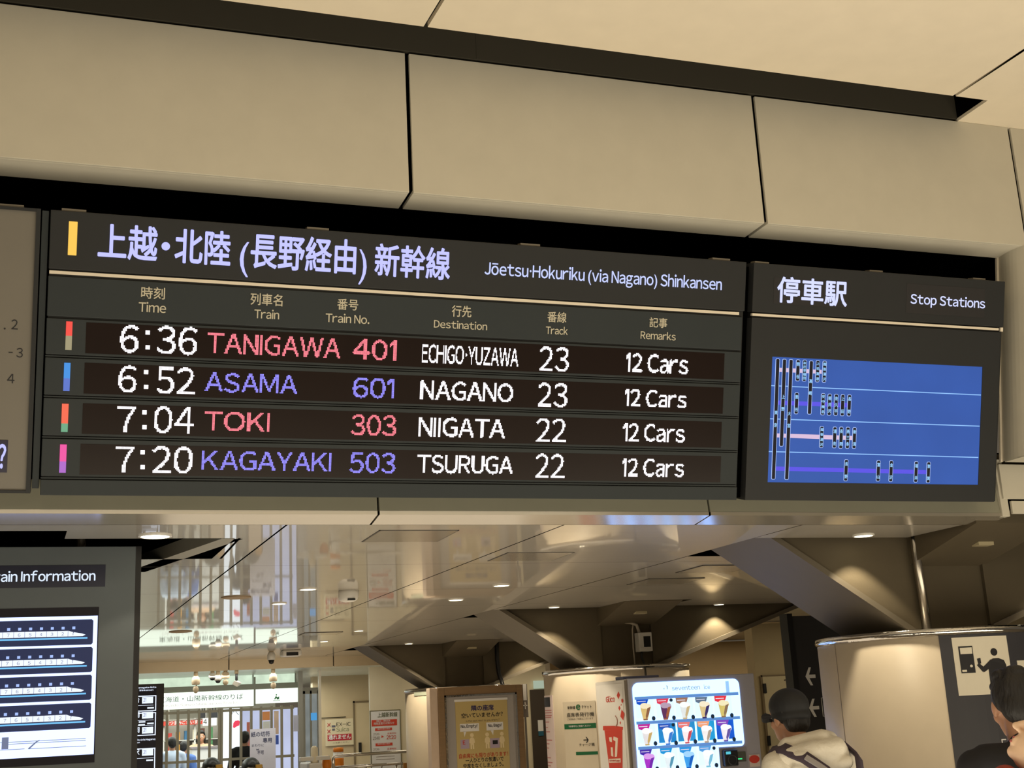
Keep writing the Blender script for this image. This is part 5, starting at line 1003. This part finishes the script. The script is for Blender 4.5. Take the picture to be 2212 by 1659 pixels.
# payment parts
q = VP.rect(zv(1515, 1150), zv(1900, 1128), zv(1925, 1425), zv(1530, 1425)); MB().slab(VP, q[0], q[1], .75, q[3], .0, .006).build('payment_plate', mat('machine_plate', (150, 148, 154), .4), vm)
q = VP.rect(zv(1545, 1175), zv(1735, 1168), zv(1755, 1390), zv(1565, 1405)); cr = MB().slab(VP, *q, .004, .05).build('card_reader', BLKPL, vm, bevel=.008)
MB().slab(VP, *VP.rect(zv(1570, 1195), zv(1635, 1190), zv(1635, 1228), zv(1572, 1235)), .049, .053).build('reader_display', glow('reader_cyan', (90, 200, 220), 1.0), cr); a, b = pa(1665, 1310); m = MB(); m.lathe((0, 0, 0), [(.032, 0), (.036, .006), (.040, 0)], 24); m2 = MB(); m2.add([VP.pt(a + v[0], b + v[1], .049 + v[2]) for v in m.v], m.f); m2.build('reader_ring', mat('ring_grey', (60, 60, 64), .4), cr)
q = VP.rect(zv(1740, 1200), zv(1880, 1190), zv(1890, 1330), zv(1760, 1340)); cd = MB().slab(VP, *q, .004, .012).build('coin_panel', mat('coin_panel_olive', (84, 88, 76), .4), vm); MB().slab(VP, *VP.rect(zv(1765, 1290), zv(1830, 1286), zv(1832, 1302), zv(1767, 1306)), .011, .014).build('coin_display', glow('coin_green', (60, 230, 140), 1.1), cd)
q = VP.rect(zv(1940, 1240), zv(2085, 1230), zv(2090, 1400), zv(1950, 1410)); st_ = MB(); st_.slab(VP, *q, .0, .004); st_.build('sticker', mat('sticker_cream', (216, 200, 190), .5), vm); m = MB(); a, b = pa(2010, 1300); m.disc(VP, a, b, .045, .003, .0055, 20, .03); m.build('sticker_print', RED, vm)
# side artwork
SPn = Plane((vx0, 0, 0), (0, -1, 0), (0, 0, 1)); zs = lambda x, y: (1160 + x / 6.406, 1400 + y / 6.406)
art = MB().slab(SPn, -9.80, -9.29, .3, vz - .03, 0.0, .003).build('side_sheet', mat('side_sheet_white', (236, 232, 226), .4), vm)
m = MB(); m.text(SPn, 'Glico', zs(962, 755), zs(1085, 735), zs(962, 680), .004, .02)
m.build('side_lettering', RED, art)
m = MB(); dm = lambda *p: m.pxpoly(SPn, [zs(*q_) for q_ in p], .0025, .0045)
dm((1132, 600), (1155, 650), (1133, 705), (1110, 655)); dm((1182, 697), (1197, 712), (1196, 745), (1185, 760), (1175, 742), (1173, 712)); dm((1145, 797), (1162, 830), (1147, 865), (1133, 830)); dm((1178, 850), (1214, 905), (1200, 1000), (1160, 945)); dm((1158, 1010), (1168, 1030), (1160, 1057), (1150, 1035)); dm((1172, 772), (1176, 785), (1170, 797), (1166, 785))
dm((920, 1078), (1080, 1076), (1196, 1090), (1193, 1132), (920, 1138)); dm((940, 1138), (1187, 1132), (1190, 1900), (1040, 1900))
m.build('cup_picture', RED, art)
m = MB()
for P in ([(1005, 1235), (1042, 1232), (1046, 1302), (1014, 1292)], [(1070, 1222), (1128, 1245), (1116, 1500), (1086, 1506), (1096, 1290), (1062, 1270)], [(1030, 1372), (1056, 1374), (1066, 1502), (1036, 1492)], [(1005, 1532), (1165, 1526), (1168, 1582), (1008, 1586)]): m.pxpoly(SPn, [zs(*p) for p in P], .004, .006)
m.build('cup_mark', mat('mark_cream', (238, 222, 206), .5), art)
m = MB(); m.text(SPn, 'seventeen', zs(1015, 1572), zs(1158, 1568), zs(1015, 1542), .0065, .01); m.build('cup_lettering', RED, art)
m = MB(); m.tube([SPn.pt(*SPn.px(*zs(x, y)), .004) for x, y in ((1090, 935), (1112, 965), (1121, 1005), (1118, 1050), (1100, 1082))], .005, 6); m.build('straw_picture', mat('straw_brown', (160, 110, 96), .5), art)
MB().box(vx0 - .004, vx0 + .012, 9.215, 9.24, .1, vz - .01).build('door_seam', mat('seam_brown', (120, 110, 96), .5), vm)
# ================================================================== PEOPLE
def blob(name, m, parent, elems, T, voxel=.007, smooth=6):
    """one continuous skin grown over overlapping tapered limbs and ellipsoids"""
    b = MB()
    for e in elems:
        if e[0] == 'c':
            _, p0, r0, p1, r1 = e; p0, p1 = Vector(p0), Vector(p1); n = 5
            for k in range(2): b.ell((p0, p1)[k], ((r0, r1)[k],) * 3, 14, 8)
            b.tube([p0.lerp(p1, i / n) for i in range(n + 1)], [r0 + (r1 - r0) * i / n for i in range(n + 1)], 14)
        else:
            _, c, r = e[:3]; b.ell(c, r, 20, 12, e[3] if len(e) > 3 else None)
    b.v = [tuple(T @ Vector(v)) for v in b.v]
    o = b.build(name, m, parent)
    md = o.modifiers.new('skin', 'REMESH'); md.mode = 'VOXEL'; md.voxel_size = voxel; md.use_smooth_shade = True
    sm = o.modifiers.new('soft', 'SMOOTH'); sm.factor = .5; sm.iterations = smooth
    dg = bpy.context.evaluated_depsgraph_get(); me = bpy.data.meshes.new_from_object(o.evaluated_get(dg)); o.modifiers.clear(); o.data = me
    if not me.materials: me.materials.append(m)
    me.polygons.foreach_set('use_smooth', [True] * len(me.polygons)); return o
SKIN = mat('skin', (176, 130, 102), .5, scale=20, var=.05); SKINP = mat('pale_skin', (236, 200, 168), .45, scale=20, var=.04)
HAIR = mat('black_hair', (22, 18, 16), .55, bump=.5, bscale=60, stretch=(1, 1, .3)); LIP = mat('lip', (186, 98, 88), .45)
EYEW = mat('eye_white', (232, 226, 220), .3); EYED = mat('eye_dark', (30, 22, 18), .2)
def person(loc, head_deg, H, label, skin, shirt, trousers, hair='short', pitch=0.0, yaw=0.0, lean=0.0, voxel=.008, hands=True, group=None, shirt_name='shirt'):
    k = H / 1.70; t = thing('person', (loc[0], loc[1], 0), label, 'person', group)
    T = Matrix.Translation((loc[0], loc[1], 0)) @ Matrix.Rotation(math.radians(head_deg), 4, 'Z') @ Matrix.Scale(k, 4)
    piv = Vector((0, .02 + lean, 1.47)); HR = Matrix.Rotation(math.radians(yaw), 4, 'Z') @ Matrix.Rotation(math.radians(pitch), 4, 'X')
    def hp(p): return piv + HR @ Vector(p)
    hr3 = HR.to_3x3()
    def E(p, r): return ('e', hp(p), r, hr3)
    def C(p0, r0, p1, r1): return ('c', hp(p0), r0, hp(p1), r1)
    head = [E((0, -.012, .135), (.076, .094, .098)), E((0, .028, .07), (.060, .068, .075)), E((0, .068, .022), (.026, .024, .020)), E((0, .045, .028), (.045, .045, .026)),
            C((0, .092, .128), .010, (0, .116, .090), .0125), E((-.012, .106, .086), (.009, .010, .008)), E((.012, .106, .086), (.009, .010, .008)),
            C((-.018, .092, .058), .008, (.018, .092, .058), .008), C((-.015, .091, .044), .0085, (.015, .091, .044), .0085), C((-.045, .07, .145), .014, (.045, .07, .145), .014),
            E((-.048, .055, .088), (.022, .022, .026)), E((.048, .055, .088), (.022, .022, .026)), E((-.079, -.008, .105), (.010, .024, .033)), E((.079, -.008, .105), (.010, .024, .033)),
            ('c', Vector((0, -.01, 1.36)), .062, hp((0, -.015, .06)), .053)]
    torso = [('e', (0, 0, .95), (.165, .115, .14)), ('e', (0, 0, 1.10), (.145, .10, .17)), ('e', (0, .005, 1.26), (.17, .118, .19)), ('c', (-.14, -.005, 1.375), .062, (.14, -.005, 1.375), .062)]
    legs = []; arms = []
    for s in (-1, 1):
        legs += [('c', (s * .09, 0, .90), .088, (s * .10, .015, .50), .058), ('c', (s * .10, .01, .50), .056, (s * .105, -.015, .10), .036)]
        arms += [('c', (s * .19, -.005, 1.365), .055, (s * .245, -.03, 1.10), .043), ('c', (s * .245, -.03, 1.10), .042, (s * .25, .06, .875), .029)]
    feet = [e for s in (-1, 1) for e in (('c', (s * .105, -.04, .05), .042, (s * .115, .13, .036), .032), ('c', (s * .105, -.015, .10), .037, (s * .105, -.03, .05), .042))]
    hnd = []
    for s in (-1, 1):
        hnd += [('e', (s * .25, .075, .825), (.018, .040, .050)), ('c', (s * .25, .06, .88), .026, (s * .25, .07, .84), .026)]
        if hands:
            for i, (dy, L) in enumerate(((.030, .068), (.010, .076), (-.010, .070), (-.028, .054))):
                p0 = Vector((s * .25, .078 + dy, .790)); p1 = p0 + Vector((-s * .006, .004, -L * .5)); p2 = p1 + Vector((-s * .016, .002, -L * .42)); hnd += [('c', p0, .0095, p1, .0088), ('c', p1, .0088, p2, .0078)]
            p0 = Vector((s * .243, .108, .842)); p1 = p0 + Vector((-s * .012, .022, -.030)); p2 = p1 + Vector((-s * .012, .004, -.026)); hnd += [('c', p0, .012, p1, .010), ('c', p1, .010, p2, .0085)]
    blob('body', skin, t, head + torso + legs + arms + feet + hnd, T, voxel)
    grow = lambda L, d, dz=0: [('c', e[1], e[2] + d, e[3], e[4] + d) if e[0] == 'c' else ('e', e[1], tuple(v + d for v in e[2])) for e in L]
    blob(shirt_name, shirt, t, grow(torso, .016) + grow(arms, .014) + [('c', (0, -.005, 1.37), .082, (0, .0, 1.42), .070)], T, max(voxel, .008))
    blob('trousers', trousers, t, grow(legs, .014) + [('e', (0, 0, .93), (.172, .122, .10))], T, max(voxel, .010))
    blob('shoes', BLKPL, t, grow(feet[0::2], .008), T, max(voxel, .009))
    e = MB()
    for s in (-1, 1):
        c_ = T @ hp((s * .031, .083, .118)); e.ell(c_, (.0115 * k,) * 3, 10, 8)
    e.build('eyes', EYEW, t, smooth=True)
    e = MB()
    for s in (-1, 1):
        c_ = T @ hp((s * .031, .0915, .118)); e.ell(c_, (.0055 * k,) * 3, 8, 6)
    e.build('pupils', EYED, t, smooth=True)
    l = MB(); b0 = MB(); b0.ell((0, 0, 0), (.021, .006, .0055)); 
    for dz in (.058, .044): l.add([tuple(T @ hp((v[0], v[1] + .0965, v[2] + dz))) for v in b0.v], b0.f)
    l.build('lips', LIP, t, smooth=True)
    if hair:
        hs_ = [E((0, -.022, .150), (.084, .094, .094)), E((0, -.06, .10), (.074, .055, .075)), E((0, .035, .20), (.068, .055, .035)), E((-.068, -.03, .14), (.018, .045, .05)), E((.068, -.03, .14), (.018, .045, .05))]
        if hair == 'messy': hs_ += [E((.03 * math.cos(a), -.02 + .05 * math.sin(a), .225), (.045, .04, .028)) for a in (0.4, 1.8, 3.3, 4.9)] + [E((.0, -.085, .17), (.06, .03, .05))]
        if hair == 'long': hs_ += [E((0, -.08, .04), (.075, .045, .13)), E((-.07, -.04, .06), (.025, .045, .10)), E((.07, -.04, .06), (.025, .045, .10))]
        blob('hair', HAIR, t, hs_, T, max(voxel, .006))
    return t, T, hp, E, C
CREAM = mat('cream_hoodie', (208, 200, 184), .85, bump=.25, bscale=40); BLKC = mat('black_cloth', (20, 18, 22), .85); NAVY = mat('navy_trousers', (38, 40, 54), .85)
# capped person with a backpack
loc = atY(1741, 1600, 5.5); t, T, hp, E, C = person((loc[0], 5.5), 3, 1.645, 'person in a black cap and cream hoodie wearing a dark backpack, seen from behind', SKIN, CREAM, NAVY, 'short', pitch=-4, yaw=4, lean=.10, voxel=.006, shirt_name='hoodie')
folds = [('e', (0, -.10, 1.405), (.165, .085, .060)), ('c', (-.15, -.045, 1.405), .048, (-.05, -.135, 1.43), .050), ('c', (-.05, -.135, 1.43), .050, (.07, -.135, 1.44), .052), ('c', (.07, -.135, 1.44), .052, (.155, -.045, 1.41), .048),
         ('c', (-.12, -.02, 1.455), .040, (.02, -.105, 1.485), .042), ('c', (.02, -.105, 1.485), .042, (.12, -.02, 1.47), .045), ('c', (-.13, .05, 1.40), .040, (-.12, -.02, 1.455), .042), ('c', (.13, .05, 1.40), .040, (.12, -.02, 1.47), .042),
         ('c', (-.13, -.10, 1.35), .035, (.10, -.165, 1.37), .035), ('c', (.10, -.165, 1.37), .035, (.16, -.06, 1.37), .035)]
blob('hood', CREAM, t, folds, T, .007, 4)
cap = [E((0, -.015, .170), (.094, .112, .088)), E((0, -.02, .120), (.092, .108, .050))]
cp = blob('cap', mat('black_cap', (20, 20, 22), .7), t, cap, T, .006)
m = MB(); P = []
for j in range(13):
    a = math.pi * j / 12; P.append(((math.cos(a) * .082), .050 + math.sin(a) * .135, .150 - .050 * abs(math.cos(a)) ** 1.5 - .012 * math.sin(a)))
vs = [T @ hp(p) for p in P] + [T @ hp((p[0], p[1], p[2] + .016)) for p in P]; n = len(P)
m.add(vs, [tuple(range(n)), tuple(range(2 * n - 1, n - 1, -1))] + [(i, (i + 1) % n, n + (i + 1) % n, n + i) for i in range(n)]); m.build('brim', MATS['black_cap'], cp)
bpk = thing('backpack', T @ Vector((0, -.24, .85)), 'dark purple-grey backpack with padded straps on the hooded person', 'backpack'); BPM = mat('backpack_cloth', (66, 54, 66), .8, bump=.2, bscale=60)
blob('pack', BPM, bpk, [('e', (0, -.235, 1.06), (.15, .085, .22)), ('e', (0, -.25, .98), (.145, .10, .16)), ('c', (-.09, -.20, 1.24), .05, (.09, -.20, 1.24), .05)], T, .008)
def ribbon(path, w, th):
    m = MB(); pts = [Vector(p) for p in path]
    for i in range(len(pts) - 1):
        pass
    up = []
    for i, p in enumerate(pts):
        tg_ = (pts[min(i + 1, len(pts) - 1)] - pts[max(i - 1, 0)]).normalized(); nr = (p - Vector((0, -.03, 1.25))).normalized(); nr = (nr - tg_ * nr.dot(tg_)).normalized(); sd_ = tg_.cross(nr); up.append((p, sd_, nr))
    vs = []
    for p, sd_, nr in up: vs += [p - sd_ * w, p + sd_ * w, p + sd_ * w + nr * th, p - sd_ * w + nr * th]
    fs = []
    for i in range(len(up) - 1):
        for q_ in range(4): fs.append((i * 4 + q_, i * 4 + (q_ + 1) % 4, i * 4 + 4 + (q_ + 1) % 4, i * 4 + 4 + q_))
    m.add([T @ v for v in vs], fs + [(0, 1, 2, 3), (len(vs) - 1, len(vs) - 2, len(vs) - 3, len(vs) - 4)]); return m
ribbon([(-.11, .135, 1.20), (-.14, .125, 1.32), (-.165, .05, 1.43), (-.165, -.05, 1.440), (-.12, -.150, 1.400), (-.06, -.215, 1.335), (-.03, -.245, 1.26)], .030, .014).build('strap', BPM, bpk, smooth=True)
ribbon([(.11, .135, 1.20), (.14, .125, 1.32), (.185, .05, 1.43), (.195, -.05, 1.430), (.185, -.140, 1.385), (.14, -.205, 1.325), (.09, -.235, 1.25)], .030, .014).build('strap', BPM, bpk, smooth=True)
ribbon([(-.125, -.165, 1.402), (-.085, -.21, 1.362), (-.065, -.232, 1.340)], .012, .012).build('strap_patch', mat('strap_grey', (150, 144, 142), .7), bpk)
# dark-haired person at the right edge
loc = atY(2196, 1540, 4.0); t, T, hp, E, C = person((loc[0] + .02, 4.0), -30, 1.665, 'dark-haired person in black at the right edge, seen from behind over a paler face', SKIN, BLKC, NAVY, 'messy', pitch=-14, yaw=8, voxel=.006, lean=.05)
# pale face looking up, partly in the frame
tgt = atY(2187, 1563, 3.2); PIT, HD = 46, 52
nl = Vector((0, .02, 1.47)) + Matrix.Rotation(math.radians(PIT), 4, 'X') @ Vector((0, .127, .088)); kk_ = tgt[2] / nl[2]; nw = Matrix.Rotation(math.radians(HD), 4, 'Z') @ (nl * kk_)
t, T, hp, E, C = person((tgt[0] - nw[0], tgt[1] - nw[1]), HD, 1.70 * kk_, 'person with a pale upturned face and open mouth cut by the right edge', SKINP, BLKC, NAVY, 'long', pitch=PIT, voxel=.0045)
blob('scarf', mat('rust_scarf', (150, 50, 26), .8), t, [('c', (-.05, .085, 1.455), .045, (.05, .085, 1.455), .045), ('c', (-.06, .055, 1.43), .042, (.06, .055, 1.43), .042), ('c', (-.085, -.03, 1.445), .04, (-.06, .055, 1.43), .042), ('c', (.085, -.03, 1.445), .04, (.06, .055, 1.43), .042), ('c', (-.085, -.03, 1.445), .04, (.085, -.03, 1.445), .04)], T, .008)
# small figures in the shop
def shopper(px_, y_top, Y, deg, label, shirt, hair, **k):
    a = atY(px_, y_top, Y); return person((a[0], Y), deg, max(1.45, min(1.75, a[2] + .0)), label, SKIN, shirt, NAVY, hair, voxel=.014, hands=False, **k)
LB = mat('pale_blue_coat', (190, 204, 226), .8); BL_ = mat('mid_blue_coat', (84, 116, 180), .8); TANC = mat('tan_apron', (196, 160, 130), .8)
shopper(372, 1592, 23.6, 10, 'shopper in a pale blue coat behind the lattice gate', LB, 'short'); shopper(398, 1601, 24.0, -30, 'shopper in a mid blue coat beside the shop counter', BL_, 'short'); shopper(434, 1578, 25.6, 170, 'shop assistant in a tan top with long hair behind the counter', TANC, 'long'); shopper(529, 1580, 22.14, -20, 'figure in dark clothes standing by the glowing pillar sign', BLKC, 'short')
